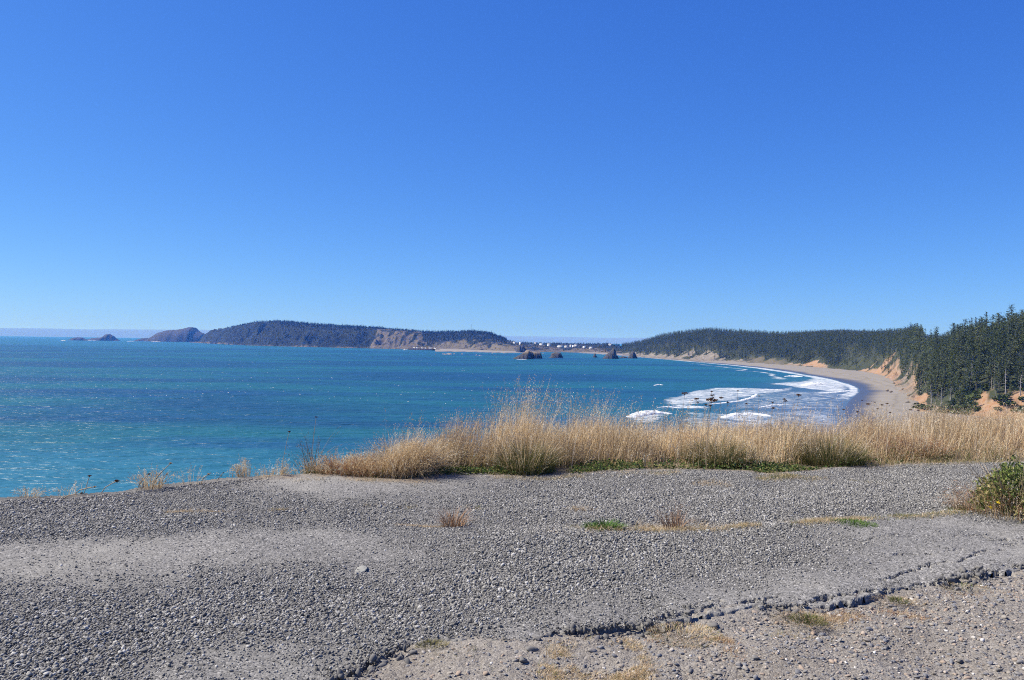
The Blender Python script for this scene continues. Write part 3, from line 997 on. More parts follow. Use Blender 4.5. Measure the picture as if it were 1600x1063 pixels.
sea_rock(806, 822, 551.0, [(0, 3), (0.3, 10), (0.7, 11), (1, 4)], 40, 'dark rocky bluff end beside the town beach', 314, 0.0, 40)
sea_rock(770, 777, 556.0, [(0, 0.3), (0.5, 1.1), (1, 0.2)], 6, 'small dark rock awash left of the large stack', 315, 0.0, 20)
sea_rock(782, 788, 556.6, [(0, 0.3), (0.5, 0.8), (1, 0.2)], 5, 'smallest dark rock awash close to the large stack', 316, 0.0, 20)

# ------------------------------------------------------------------ scattering helper (stuff only)
SRC = {}


def source(name, meshes):
    c = bpy.data.collections.new(name)
    for me in meshes:
        o = bpy.data.objects.new(me.name, me)
        c.objects.link(o)
    SRC[name] = c
    return c


def scatter(name, pts, rot, scl, coll, nmod, label, kind='stuff', parent=None):
    me = bpy.data.meshes.new(name)
    n = len(pts)
    me.vertices.add(n)
    me.vertices.foreach_set('co', np.ascontiguousarray(pts, np.float32).ravel())
    a = me.attributes.new('rot', 'FLOAT_VECTOR', 'POINT')
    a.data.foreach_set('vector', np.ascontiguousarray(rot, np.float32).ravel())
    a = me.attributes.new('scl', 'FLOAT_VECTOR', 'POINT')
    scl = np.asarray(scl, np.float32)
    if scl.ndim == 1:
        scl = np.repeat(scl[:, None], 3, 1)
    a.data.foreach_set('vector', np.ascontiguousarray(scl).ravel())
    a = me.attributes.new('pick', 'INT', 'POINT')
    a.data.foreach_set('value', rng.integers(0, nmod, n).astype(np.int32))
    o = obj(name, me, parent, label=label, kind=kind)
    ng = bpy.data.node_groups.new(name + '_scatter', 'GeometryNodeTree')
    ng.interface.new_socket('Geometry', in_out='INPUT', socket_type='NodeSocketGeometry')
    ng.interface.new_socket('Geometry', in_out='OUTPUT', socket_type='NodeSocketGeometry')
    gi, go = ng.nodes.new('NodeGroupInput'), ng.nodes.new('NodeGroupOutput')
    ip = ng.nodes.new('GeometryNodeInstanceOnPoints')
    ci = ng.nodes.new('GeometryNodeCollectionInfo')
    ci.inputs['Collection'].default_value = coll
    ci.inputs['Separate Children'].default_value = True
    ci.inputs['Reset Children'].default_value = True

    def named(nm, ty):
        q = ng.nodes.new('GeometryNodeInputNamedAttribute')
        q.data_type = ty
        q.inputs['Name'].default_value = nm
        return q.outputs['Attribute']
    ng.links.new(gi.outputs[0], ip.inputs['Points'])
    ng.links.new(ci.outputs[0], ip.inputs['Instance'])
    ip.inputs['Pick Instance'].default_value = True
    ng.links.new(named('pick', 'INT'), ip.inputs['Instance Index'])
    ng.links.new(named('rot', 'FLOAT_VECTOR'), ip.inputs['Rotation'])
    ng.links.new(named('scl', 'FLOAT_VECTOR'), ip.inputs['Scale'])
    ng.links.new(ip.outputs[0], go.inputs[0])
    md = o.modifiers.new('scatter', 'NODES')
    md.node_group = ng
    return o


# ------------------------------------------------------------------ trees
def tube(path, rad, sides=6):
    path = np.asarray(path, float)
    n = len(path)
    tg = np.gradient(path, axis=0)
    tg /= np.linalg.norm(tg, axis=1)[:, None] + 1e-9
    ref = np.where(np.abs(tg[:, 2:3]) > 0.9, np.array([[1.0, 0, 0]]), np.array([[0, 0, 1.0]]))
    a = np.cross(tg, ref)
    a /= np.linalg.norm(a, axis=1)[:, None] + 1e-9
    b = np.cross(tg, a)
    th = np.linspace(0, 2 * math.pi, sides, endpoint=False)
    rad = np.broadcast_to(np.asarray(rad, float), (n,))
    V = path[:, None, :] + rad[:, None, None] * (np.cos(th)[None, :, None] * a[:, None, :] + np.sin(th)[None, :, None] * b[:, None, :])
    i = np.arange(n * sides).reshape(n, sides)
    j = np.roll(i, -1, axis=1)
    Fq = np.stack([i[:-1], j[:-1], j[1:], i[1:]], -1).reshape(-1, 4)
    return V.reshape(-1, 3), Fq


def join(parts):
    Vs, Fs, off = [], [], 0
    for V, Fq in parts:
        Vs.append(V)
        Fs.append(Fq + off)
        off += len(V)
    return np.concatenate(Vs), np.concatenate(Fs)


def sprays(C, D, ln, wd, rg):
    """rhombic leaf sprays at centres C along directions D"""
    n = len(C)
    D = D / (np.linalg.norm(D, axis=1)[:, None] + 1e-9)
    r = rg.normal(size=(n, 3))
    r[:, 2] *= 0.8
    s = np.cross(D, r)
    s /= np.linalg.norm(s, axis=1)[:, None] + 1e-9
    ln = np.broadcast_to(ln, (n,))[:, None]
    wd = np.broadcast_to(wd, (n,))[:, None]
    V = np.stack([C - D * ln * 0.5, C + s * wd * 0.5, C + D * ln * 0.5, C - s * wd * 0.5], 1)
    return V.reshape(-1, 3), np.arange(n * 4).reshape(n, 4)


def spruce(seed, H=24.0, lo=0.3, R=3.6, nb=78, per=5, lean=0.03, ragged=0.35, spl=1.0):
    rg = np.random.default_rng(seed)
    zz = np.linspace(-1.5, H * 0.985, 9)
    wob = np.cumsum(rg.normal(0, 0.09, (9, 2)), 0)
    tp = np.stack([wob[:, 0] + lean * zz, wob[:, 1], zz], -1)
    tr = np.linspace(0.34, 0.035, 9) * H / 24
    trunk = [tube(tp, tr, 6)]
    C, D, Ls = [], [], []
    for k in range(nb):
        t = lo + (1 - lo) * (k + rg.random()) / nb
        z = t * H
        env = (1 - t) / (1 - lo)
        prof = R * (0.16 + 0.95 * env ** 0.56) * min(1.0, 0.45 + 2.2 * (t - lo) / (1 - lo))
        L = prof * rg.uniform(1 - ragged * 1.6, 1 + ragged) * (1 + 0.35 * math.sin(t * 23 + seed))
        az = rg.uniform(0, 2 * math.pi)
        up = 0.15 + 0.65 * t ** 2 + rg.normal(0, 0.12)
        ctr = np.array([np.interp(z, zz, tp[:, 0]), np.interp(z, zz, tp[:, 1]), z])
        m = max(2, int(round(per * (0.4 + 0.6 * env))))
        for j in range(m):
            f = (j + 0.7) / m
            sag = -0.55 * f * f * L * 0.55
            p = ctr + np.array([math.cos(az) * L * f, math.sin(az) * L * f, up * L * f + sag])
            p = p + rg.normal(0, 0.16, 3)
            d = np.array([math.cos(az + rg.normal(0, 0.5)), math.sin(az + rg.normal(0, 0.5)), up - 1.1 * f * 0.55 + rg.normal(0, 0.25)])
            C.append(p)
            D.append(d)
            Ls.append(spl * (0.75 + 0.5 * rg.random()) * (0.55 + 0.45 * env))
    # leader
    for q in range(4):
        C.append(np.array([tp[-1, 0], tp[-1, 1], H - 0.3 * q]))
        D.append(np.array([rg.normal(0, 0.25), rg.normal(0, 0.25), 1.0]))
        Ls.append(0.9)
    Ls = np.array(Ls)
    crown = sprays(np.array(C), np.array(D), Ls, Ls * 0.55, rg)
    # bare dead branches on the lower trunk
    for q in range(10 if lo > 0.25 else 0):
        z = rg.uniform(0.08, lo + 0.1) * H
        az = rg.uniform(0, 2 * math.pi)
        L = rg.uniform(0.8, 2.4)
        p0 = np.array([np.interp(z, zz, tp[:, 0]), np.interp(z, zz, tp[:, 1]), z])
        trunk.append(tube([p0, p0 + np.array([math.cos(az) * L, math.sin(az) * L, rg.uniform(-0.3, 0.4)])], [0.06, 0.02], 3))
    return join(trunk), crown


def far_conifer(seed, H=18.0, R=3.0, n=64):
    rg = np.random.default_rng(seed)
    t = rg.uniform(0.08, 1, n) ** 0.9
    az = rg.uniform(0, 2 * math.pi, n)
    r = R * (1 - t) ** 0.8 * rg.uniform(0.4, 1.1, n) + 0.05
    C = np.stack([np.cos(az) * r * 0.6, np.sin(az) * r * 0.6, t * H], -1)
    D = np.stack([np.cos(az), np.sin(az), rg.normal(-0.1, 0.35, n)], -1)
    L = np.maximum(1.1, 3.0 * (1.1 - t))
    V, Fq = sprays(C, D, L, L * 0.75, rg)
    tV, tF = tube([(0, 0, -2), (0, 0, H * 0.6), (0, 0, H)], [0.3, 0.18, 0.04], 4)
    return join([(V, Fq), (tV, tF)])


def round_tree(seed, H=14.0, R=4.0, n=110):
    rg = np.random.default_rng(seed)
    d = rg.normal(size=(n, 3))
    d /= np.linalg.norm(d, axis=1)[:, None]
    rr = rg.uniform(0.55, 1.0, n) ** 0.6 * (1 + 0.35 * np.sin(d[:, 0] * 5 + seed) * np.cos(d[:, 1] * 4))
    C = np.stack([d[:, 0] * R * rr, d[:, 1] * R * rr, H * 0.6 + d[:, 2] * H * 0.38 * rr], -1)
    V, Fq = sprays(C, d + rg.normal(0, 0.6, (n, 3)), 2.0, 1.4, rg)
    tV, tF = tube([(0, 0, -2), (0, 0, H * 0.4), (0, 0, H * 0.7)], [0.3, 0.2, 0.06], 4)
    return join([(V, Fq), (tV, tF)])


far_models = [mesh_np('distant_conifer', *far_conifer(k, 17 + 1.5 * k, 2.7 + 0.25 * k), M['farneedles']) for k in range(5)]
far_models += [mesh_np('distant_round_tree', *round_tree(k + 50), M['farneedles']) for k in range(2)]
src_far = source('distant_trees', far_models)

spruce_models = []
for k, (H, lo, R, nb, per) in enumerate([(25, 0.22, 4.2, 150, 10), (23, 0.18, 3.8, 145, 10), (27, 0.34, 4.6, 150, 10), (20, 0.10, 3.8, 140, 10), (24, 0.16, 3.4, 140, 10), (22, 0.42, 4.2, 116, 10), (18, 0.04, 3.8, 140, 10)]):
    tr, cr = spruce(900 + k, H, lo, R, nb, per, lean=random.uniform(-0.02, 0.05), ragged=0.42)
    spruce_models.append((H, mesh_np('trunk', *tr, M['bark'], True), mesh_np('crown', *cr, M['needles'])))
mid_models = []
for k in range(5):
    tr, cr = spruce(950 + k, 21 + k, 0.14 + 0.05 * k, 3.2, 60, 4, ragged=0.4, spl=1.5)
    V, Fq = join([cr, tr])
    mid_models.append(mesh_np('hill_conifer', V, Fq, M['needles']))
src_mid = source('hill_conifers', mid_models)


def sample_land(p0, p1, s0, s1, n, seed, dens=None):
    g = np.random.default_rng(seed)
    px = g.uniform(p0, p1, n)
    s = s0 + (s1 - s0) * g.random(n) ** 0.85
    s = s * np.clip(cint(px, 3) / 500.0, 0.2, 2) if s1 > 600 else s
    X, Y, Z, foot, zr = land(px, s)
    b, o, fl = bare_of(px, s, Z)
    ok = (b < 0.45) & (fl < 0.4) & (Z > 4) & (g.random(n) > 0.1 * b)
    return np.stack([X, Y, Z - 0.6], -1)[ok], px[ok], s[ok], cint(px[ok], 4)


def rots(n, tilt=0.05):
    r = np.zeros((n, 3))
    r[:, :2] = rng.normal(0, tilt, (n, 2))
    r[:, 2] = rng.uniform(0, 2 * math.pi, n)
    return r


# headland and town woods
P1, px1, s1_, th1 = sample_land(352, 792, 6, 700, 9500, 1001)
dn_ = 0.5 + 0.35 * rng.random(len(P1)) + 0.55 * rng.random(len(P1)) ** 5
ok = (fbm(P1[:, 0] / 80, P1[:, 1] / 80, 3, 1003) > -0.35) | (s1_ > 250)
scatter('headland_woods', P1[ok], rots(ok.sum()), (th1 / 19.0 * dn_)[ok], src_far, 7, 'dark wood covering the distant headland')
P2, px2, s2_, th2 = sample_land(795, 975, 120, 1500, 5200, 1005)
ok = (fbm(P2[:, 0] / 110, P2[:, 1] / 110, 3, 1007) > -0.15) & (s2_ > 230)
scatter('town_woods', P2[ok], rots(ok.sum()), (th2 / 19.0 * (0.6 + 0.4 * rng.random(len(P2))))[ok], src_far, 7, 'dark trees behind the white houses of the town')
gbr = np.random.default_rng(1013)
bpx = gbr.uniform(668, 965, 2600)
bs = gbr.uniform(4, 330, 2600)
Xb, Yb, Zb, _, _ = land(bpx, bs)
okb = (fbm(Xb / 55, Yb / 55, 4, 1015) > -0.12) & (Zb > 4)
scatter('coastal_brush', np.stack([Xb, Yb, Zb - 0.5], -1)[okb], rots(okb.sum()), 0.14 + 0.22 * gbr.random(okb.sum()), src_far, 7, 'dark brush on the tan slopes below the town')
# far part of the forest hill
P3, px3, s3_, th3 = sample_land(972, 1440, 2, 760, 12500, 1011)
ok = (px3 < 1310) | (s3_ > 300)
scatter('hill_forest', P3[ok], rots(ok.sum(), 0.03), (th3 / 21.0 * (0.72 + 0.42 * rng.random(len(P3))))[ok], src_mid, 5, 'dense dark conifer forest on the hill behind the beach')
far_pr = np.random.default_rng(5)
fp = far_pr.uniform(1180, 1760, 900)
ft = np.interp(fp, [1180, 1240, 1280, 1320, 1350, 1400, 1760], [530, 521, 517.0, 515.2, 517.5, 523, 530])
fz = EYE - (ft - horizon(fp)) * 4600 / F
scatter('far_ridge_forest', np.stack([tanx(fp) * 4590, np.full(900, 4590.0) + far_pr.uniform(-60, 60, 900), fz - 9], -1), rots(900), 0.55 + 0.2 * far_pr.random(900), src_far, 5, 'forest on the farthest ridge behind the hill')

# near forest: individual trees, the rest behind them as one mass
P4, px4, s4_, th4 = sample_land(1300, 1790, 3, 420, 3400, 1021)
order = np.argsort(P4[:, 1] + np.where(px4 > 1640, 4000, 0))
taken, spots = [], []
for i in order:
    p = P4[i]
    sep = 4.2
    if all((p[0] - q[0]) ** 2 + (p[1] - q[1]) ** 2 > sep * sep for q in taken):
        taken.append(p)
        spots.append(i)
GROUPT = 'spruces of the near forest'
TREE_LABELS = {
    0: 'tall ragged spruce',
    1: 'slim spruce',
    2: 'tall bare based spruce',
    3: 'bushy spruce',
    4: 'narrow spruce',
    5: 'high crowned spruce',
    6: 'short full spruce',
}
n_ind = 0
rest = []
for i in spots:
    p = P4[i]
    k = random.randrange(7)
    if s4_[i] < 18:
        k = random.choice([3, 6, 6, 5])
    H = spruce_models[k][0]
    sc_ = th4[i] / 22.0 * random.uniform(0.78, 1.15)
    if s4_[i] < 22:
        sc_ *= 0.55
    elif s4_[i] < 45:
        sc_ *= 0.8
    if n_ind < 285 and px4[i] < 1640:
        zone = ('beyond the grey cliff', 'above the orange cliff', 'behind the green shrubs', 'in the near wood', 'above the orange bank')[int(np.searchsorted([1385, 1440, 1490, 1540], px4[i]))]
        deep = 'low down' if s4_[i] < 40 else ('halfway up the slope' if s4_[i] < 95 else 'high up the slope')
        t = empty('spruce_tree', p, TREE_LABELS[k] + ' ' + deep + ' ' + zone, 'tree', GROUPT, random.uniform(0, 6.28))
        t.scale = (sc_ * random.uniform(0.9, 1.15),) * 2 + (sc_,)
        obj('trunk', spruce_models[k][1], t)
        obj('crown', spruce_models[k][2], t)
        n_ind += 1
    else:
        rest.append((p, sc_))
rp = np.array([r[0] for r in rest])
scatter('forest_behind', rp, rots(len(rp), 0.03), np.array([r[1] for r in rest]), src_mid, 5, 'mass of dark spruces filling the slope behind the nearest trees')


def snag_mesh(seed, H, fork=False):
    g = np.random.default_rng(seed)
    zz = np.linspace(-1, H, 8)
    w = np.cumsum(g.normal(0, 0.12, (8, 2)), 0)
    tp = np.stack([w[:, 0], w[:, 1], zz], -1)
    parts = [tube(tp, np.linspace(0.32, 0.06, 8), 6)]
    br = []
    for q in range(16):
        z = g.uniform(0.3, 0.97) * H
        az = g.uniform(0, 2 * math.pi)
        L = g.uniform(1.0, 3.4) * (1.2 - z / H)
        p0 = np.array([np.interp(z, zz, tp[:, 0]), np.interp(z, zz, tp[:, 1]), z])
        e = np.array([math.cos(az), math.sin(az), g.uniform(-0.15, 0.6)])
        br.append(tube([p0, p0 + e * L * 0.55, p0 + e * L + np.array([0, 0, g.uniform(-0.3, 0.6)])], [0.10, 0.06, 0.02], 4))
    return parts[0], join(br)


snags = [(1508, 40, 17, 'tall pale dead trunk standing in the middle of the near forest'),
         (1545, 30, 15, 'grey dead tree with long bare arched branches in the near forest'),
         (1464, 26, 14, 'slim pale dead trunk above the green shrubs at the left of the near forest'),
         (1449, 30, 16, 'bleached bare tree beside the orange cliff top'),
         (1562, 22, 13, 'grey leafless tree above the orange bank on the right'),
         (1585, 18, 11, 'twisted bare grey tree at the right end above the orange bank'),
         (1478, 34, 13, 'thin dead trunk right of the orange cliff'),
         (1432, 60, 15, 'pale bare tree on the brow of the grey cliff')]
for k, (px, s, H, lab) in enumerate(snags):
    X, Y, Z, _, _ = land(np.array([px], float), np.array([s], float))
    t = empty('dead_tree', (float(X[0]), float(Y[0]) - 6, float(Z[0]) - 0.5), lab, 'tree', 'dead trees in the near forest')
    a, b = snag_mesh(70 + k, H)
    obj('trunk', mesh_np('trunk', *a, M['snag'], True), t)
    obj('branch', mesh_np('branch', *b, M['snag'], True), t)


def bush_mesh(seed, n=150):
    g = np.random.default_rng(seed)
    d = g.normal(size=(n, 3))
    d[:, 2] = np.abs(d[:, 2])
    d /= np.linalg.norm(d, axis=1)[:, None]
    rr = g.uniform(0.6, 1.05, n)
    lump = 1 + 0.3 * np.sin(d[:, 0] * 4 + seed) * np.cos(d[:, 1] * 5 + seed)
    C = d * (rr * lump)[:, None] * np.array([1.0, 1.0, 0.8])
    return sprays(C, d + g.normal(0, 0.7, (n, 3)), 0.42, 0.30, g)


bush_models = [mesh_np('foliage', *bush_mesh(k, 170), M['bush']) for k in range(4)]
bstem = mesh_np('stem', *join([tube([(0, 0, -0.6), (x, y, 0.8)], [0.09, 0.03], 4) for x, y in ((0.2, 0.1), (-0.2, 0.15), (0.05, -0.25))]), M['bark'])
BUSH_LABELS = ['rounded green shrub', 'low olive shrub']
gb = np.random.default_rng(77)
for k in range(84):
    px = gb.uniform(1428, 1640)
    s = gb.uniform(3, 34)
    X, Y, Z, _, _ = land(np.array([px]), np.array([s]))
    b, o_, _ = bare_of(np.array([px]), np.array([s]), Z)
    if b[0] > 0.8 and gb.random() < (0.6 if px < 1480 else 0.35):
        continue
    r = gb.uniform(1.8, 4.0)
    t = empty('forest_shrub', (float(X[0]), float(Y[0]), float(Z[0]) - 0.2), BUSH_LABELS[k % 2] + (' close to the sand' if s < 14 else ' up the slope') + (', left of the dead trunks' if px < 1475 else (', below the tallest pale dead trunk' if px < 1530 else ', by the orange bank')), 'shrub', 'shrubs below the near forest', gb.uniform(0, 6))
    t.scale = (r * gb.uniform(1.0, 1.5), r, r * gb.uniform(0.7, 1.0))
    obj('foliage', bush_models[k % 4], t)
    obj('stem', bstem, t)

# rubble and drift boulders along the cliff foot and on the beach
def boulder_mesh(seed, sub=2, amp=0.35, flat=0.7, c0=0.55, c1=0.95):
    import bmesh
    bm = bmesh.new()
    bmesh.ops.create_icosphere(bm, subdivisions=sub, radius=1.0)
    g = np.random.default_rng(seed)
    dirs = g.normal(size=(9, 3))
    dirs /= np.linalg.norm(dirs, axis=1)[:, None]
    cut = g.uniform(c0, c1, 9)
    for v in bm.verts:
        c = np.array(v.co)
        for d, q in zip(dirs, cut):
            e = c @ d - q
            if e > 0:
                c = c - d * e * 0.85
        c = c * (1 + amp * 0.3 * float(fbm(np.array([c[0] * 2 + seed]), np.array([c[1] * 2 + c[2] * 3]), 2, seed)[0]))
        v.co = (c[0], c[1], c[2] * flat)
    V = np.array([v.co[:] for v in bm.verts])
    Fq = np.array([[v.index for v in f.verts] for f in bm.faces])
    bm.free()
    return V, Fq


q_ = NT('tan_boulder')
M['boulder'] = q_.fin(q_.ramp(q_.rand(), [(0, (0.11, 0.09, 0.07)), (0.5, (0.22, 0.16, 0.105)), (1, (0.20, 0.185, 0.165))]), 0.95, spec=0.1)
bould = [mesh_np('boulder', *boulder_mesh(400 + k), M['boulder']) for k in range(4)]
BLD = [(1423, 640, 'tan boulder at the toe of the orange cliff by the beach'), (1428, 636, 'orange boulder fallen below the near cliff'), (1418, 628, 'pale boulder at the edge of the sand under the cliff'), (1434, 641, 'brown boulder against the slope beside the sand'),
       (1420, 618, 'grey boulder below the steep grey cliff'), (1410, 608, 'small grey boulder at the foot of the grey cliff'), (1397, 599, 'pale rock on the sand before the grey cliff'), (1392, 612, 'dark rock lying alone on the beach'),
       (1386, 610, 'smaller dark rock beside the lone rock on the beach'), (1402, 596, 'low pale rock at the end of the tan cliff')]
for k, (px, py, lab) in enumerate(BLD):
    X, Y = at(px, py, 2.2)
    o = obj('boulder', bould[k % 4], label=lab, cat='boulder', group='boulders on the beach')
    sz = random.uniform(0.6, 1.4) * Y / 600
    o.location = (float(X), float(Y), 2.2)
    o.scale = (sz * 1.3, sz, sz)
    o.rotation_euler = (0, 0, random.uniform(0, 6))

# ------------------------------------------------------------------ the town, its pier and boats
def box(x0, x1, y0, y1, z0, z1):
    V = np.array([(x, y, z) for z in (z0, z1) for y in (y0, y1) for x in (x0, x1)], float)
    Fq = np.array([(0, 2, 3, 1), (4, 5, 7, 6), (0, 1, 5, 4), (1, 3, 7, 5), (3, 2, 6, 7), (2, 0, 4, 6)])
    return V, Fq


def gable(w, d, z0, rise, ov=0.5):
    V = np.array([(-w - ov, -d - ov, z0), (w + ov, -d - ov, z0), (w + ov, d + ov, z0), (-w - ov, d + ov, z0), (-w - ov, 0, z0 + rise), (w + ov, 0, z0 + rise)], float)
    return V, np.array([(0, 1, 5, 4), (2, 3, 4, 5), (0, 4, 3, 3), (1, 2, 5, 5), (0, 3, 2, 1)])


def quads_ok(Fq):
    tri = np.array([f[:3] for f in Fq if f[2] == f[3]])
    qd = np.array([f for f in Fq if f[2] != f[3]])
    return [qd, tri] if len(tri) else [qd]


def house(px, py, w_px, h_px, label, roofmat='white', rot=0.0):
    """house on the coast terrain seen at a photo pixel (its base)"""
    ss = np.linspace(0, 1600, 500)
    X, Y, Z, _, _ = land(np.full(500, float(px)), ss)
    row = horizon(px) + (EYE - Z) * F / Y
    k = int(np.argmin(np.abs(row - py)))
    u = Y[k] / F
    w, d, h = w_px * u / 2, max(5.0, w_px * u * 0.3), h_px * u
    t = empty('house', (float(X[k]), float(Y[k]), float(Z[k])), label, 'house', 'white houses of the town across the bay', rot)
    obj('wall', mesh_np('wall', *box(-w, w, -d, d, -6, h * 0.72), M['white']), t)
    V, Fq = gable(w, d, h * 0.72 + 0.01, h * 0.5)
    obj('roof', mesh_np('roof', V, quads_ok(Fq), M[roofmat]), t)
    for q in (-0.5, 0.5):
        obj('window', mesh_np('window', *box(w * q - 0.7, w * q + 0.7, -d - 0.06, -d + 0.1, h * 0.25, h * 0.55), M['glass']), t)
    return t


HOUSES = [
    (773, 536.0, 12, 2.6, 'long white building on the tan slope below the wooded headland', 'white'),
    (702, 528.0, 4, 1.8, 'white house alone high on the wooded slope', 'white'), (699, 531.5, 5, 1.8, 'left one of the two low white houses below the lone high house', 'white'), (709, 532.5, 8, 1.8, 'right one of the two low white houses below the lone high house', 'roof'),
    (804, 537.5, 4, 2.6, 'white house at the right end of the tan slope', 'white'), (813, 539.0, 3, 3.6, 'tall narrow white house on the dark bluff end', 'white'), (837, 535.5, 5, 1.8, 'white roofed house left among the town trees', 'roof'),
    (846, 539.8, 6, 2.2, 'white house at the left start of the town row', 'white'), (858, 541.0, 5, 3.0, 'bright white house second in the town row', 'white'), (864, 542.2, 3, 2.2, 'small white house beside the bright one in the town row', 'white'),
    (876, 543.2, 9, 2.4, 'longest low white building in the town row', 'white'), (885, 543.2, 5, 2.6, 'white gabled house right of the long low building', 'roof'), (892, 542.2, 3, 2.6, 'narrow white house in the centre of the town row', 'white'),
    (896, 542.6, 3, 2.4, 'small white house right of the narrow one', 'white'), (900, 541.6, 5, 2.2, 'white house set higher behind the town row', 'white'), (913, 544.2, 4, 2.4, 'white house alone right of the town row centre', 'white'),
    (924, 544.8, 5, 2.0, 'low white house over the sandy bluff', 'white'), (932, 544.6, 6, 2.2, 'wide pale house near the right end of the town', 'roof'), (940, 544.0, 4, 1.8, 'pale house above the sandy bluff right of the wide one', 'roof'),
    (947, 544.0, 4, 2.0, 'last white house before the forest hill begins', 'white'), (954, 540.2, 6, 2.2, 'large white house high at the left edge of the forest hill', 'white'),
    (643, 517.0, 5, 1.4, 'small white building on top of the brown cliff', 'white'), (624, 519.0, 4, 1.2, 'low grey roofed building at the brown cliff edge', 'roof'),
    (1075, 536.0, 4, 3.0, 'pale house among the dark trees of the hill', 'white'), (1218, 560.0, 16, 2.6, 'long pale building at the forest edge above the far beach', 'roof'),
]
for i, hs in enumerate(HOUSES):
    house(*hs[:6], rot=random.uniform(-0.3, 0.3))

X, Y, Z, _, _ = land(np.array([736.0]), np.array([790.0]))
mast = empty('radio_mast', (float(X[0]), float(Y[0]), float(Z[0])), 'thin radio mast rising above the trees of the headland', 'mast')
ht = 36.0
obj('pole', mesh_np('pole', *tube([(0, 0, -2), (0, 0, ht)], [0.7, 0.35], 6), M['metal']), mast)
obj('antenna', mesh_np('antenna', *join([box(-1.3, 1.3, -0.5, 0.5, ht * z, ht * z + 1.6) for z in (0.72, 0.86)]), M['metal']), mast)

pier_a, pier_b = at(641, 546.3, 0.0), at(684, 547.6, 0.0)
pier = empty('pier', ((pier_a[0] + pier_b[0]) / 2, (pier_a[1] + pier_b[1]) / 2, 0), 'dark timber pier under the brown cliff with white boats on it', 'pier',
             rz=math.atan2(pier_b[1] - pier_a[1], pier_b[0] - pier_a[0]))
pl = math.hypot(pier_b[0] - pier_a[0], pier_b[1] - pier_a[1]) / 2
obj('deck', mesh_np('deck', *box(-pl, pl, -9, 9, 4.6, 5.6), M['dock']), pier)
obj('sea_wall', mesh_np('sea_wall', *box(-pl, pl, -8.6, 8.6, -1, 4.6), M['dock']), pier)
for q in np.linspace(-pl + 2, pl - 2, 12):
    obj('piling', mesh_np('piling', *tube([(q, -9.4, -2), (q, -9.4, 6.6)], [0.5, 0.5], 6), M['dock']), pier)


def boat(loc, L, label, rz):
    t = empty('boat', loc, label, 'boat', 'white boats at the far pier', rz)
    s = np.linspace(-1, 1, 9)
    hw = np.interp(s, [-1, -0.6, 0.2, 0.75, 1], [0.75, 1, 1, 0.55, 0.03]) * L * 0.15
    sheer = L * (0.11 + 0.05 * np.clip(s, 0, 1) ** 2)
    ring = []
    for a, b in ((0.0, -1.0), (0.7, -0.6), (1.0, 1.0), (0.92, 1.0), (-0.92, 1.0), (-1.0, 1.0), (-0.7, -0.6)):
        ring.append(np.stack([s * L / 2, hw * a, np.where(b > 0, sheer, b * L * 0.05)], -1))
    V = np.stack(ring, 1).reshape(-1, 3)
    n, k = 9, 7
    i = np.arange(n * k).reshape(n, k)
    j = np.roll(i, -1, 1)
    obj('hull', mesh_np('hull', V, np.stack([i[:-1], j[:-1], j[1:], i[1:]], -1).reshape(-1, 4), M['hull']), t)
    obj('cabin', mesh_np('cabin', *box(-L * 0.2, L * 0.12, -L * 0.09, L * 0.09, L * 0.1, L * 0.30), M['white']), t)
    obj('window', mesh_np('window', *box(-L * 0.17, L * 0.125, -L * 0.094, L * 0.094, L * 0.2, L * 0.26), M['glass']), t)
    obj('mast', mesh_np('mast', *tube([(0, 0, L * 0.3), (0, 0, L * 0.75)], [0.12, 0.06], 5), M['metal']), t)


for k, (q, L, lab) in enumerate([(-0.72, 12, 'white boat first from the cliff on the pier'), (-0.48, 13, 'larger white boat second from the cliff on the pier'), (-0.12, 12, 'white boat third from the cliff on the pier'), (0.14, 11, 'white boat fourth from the cliff on the pier'),
                                 (0.48, 13, 'larger white boat nearest the beach end but one on the pier'), (0.80, 12, 'white boat at the beach end of the pier')]):
    a = pier.rotation_euler[2]
    boat((pier.location[0] + q * pl * math.cos(a), pier.location[1] + q * pl * math.sin(a), 6.2), L, lab, a + random.uniform(-0.25, 0.25) + 0.1)
for px, py, L, lab in ((633, 547.6, 16, 'white boat under way left of the pier'), (745, 556.3, 9, 'left of two small white boats moored off the town beach'), (750, 556.9, 8, 'right of two small white boats moored off the town beach')):
    x, y = at(px, py, 0.0)
    boat((float(x), float(y), 0.6), L, lab, random.uniform(-0.4, 0.4))

# ------------------------------------------------------------------ stones of the worn surface
def pebble(seed, sub=1, flat=0.6):
    V, Fq = boulder_mesh(seed, sub, 0.5, flat)
    return V


peb = [mesh_np('stone_chip', *boulder_mesh(500 + k, 1, 0.9, 0.72), M['stone'], False) for k in range(6)]
src_peb = source('stone_chips', peb)
peb2 = [mesh_np('shoulder_chip', *boulder_mesh(520 + k, 1 if k < 3 else 2, 0.9, 0.7), M['shoulder'], False) for k in range(6)]
src_peb2 = source('shoulder_chips', peb2)

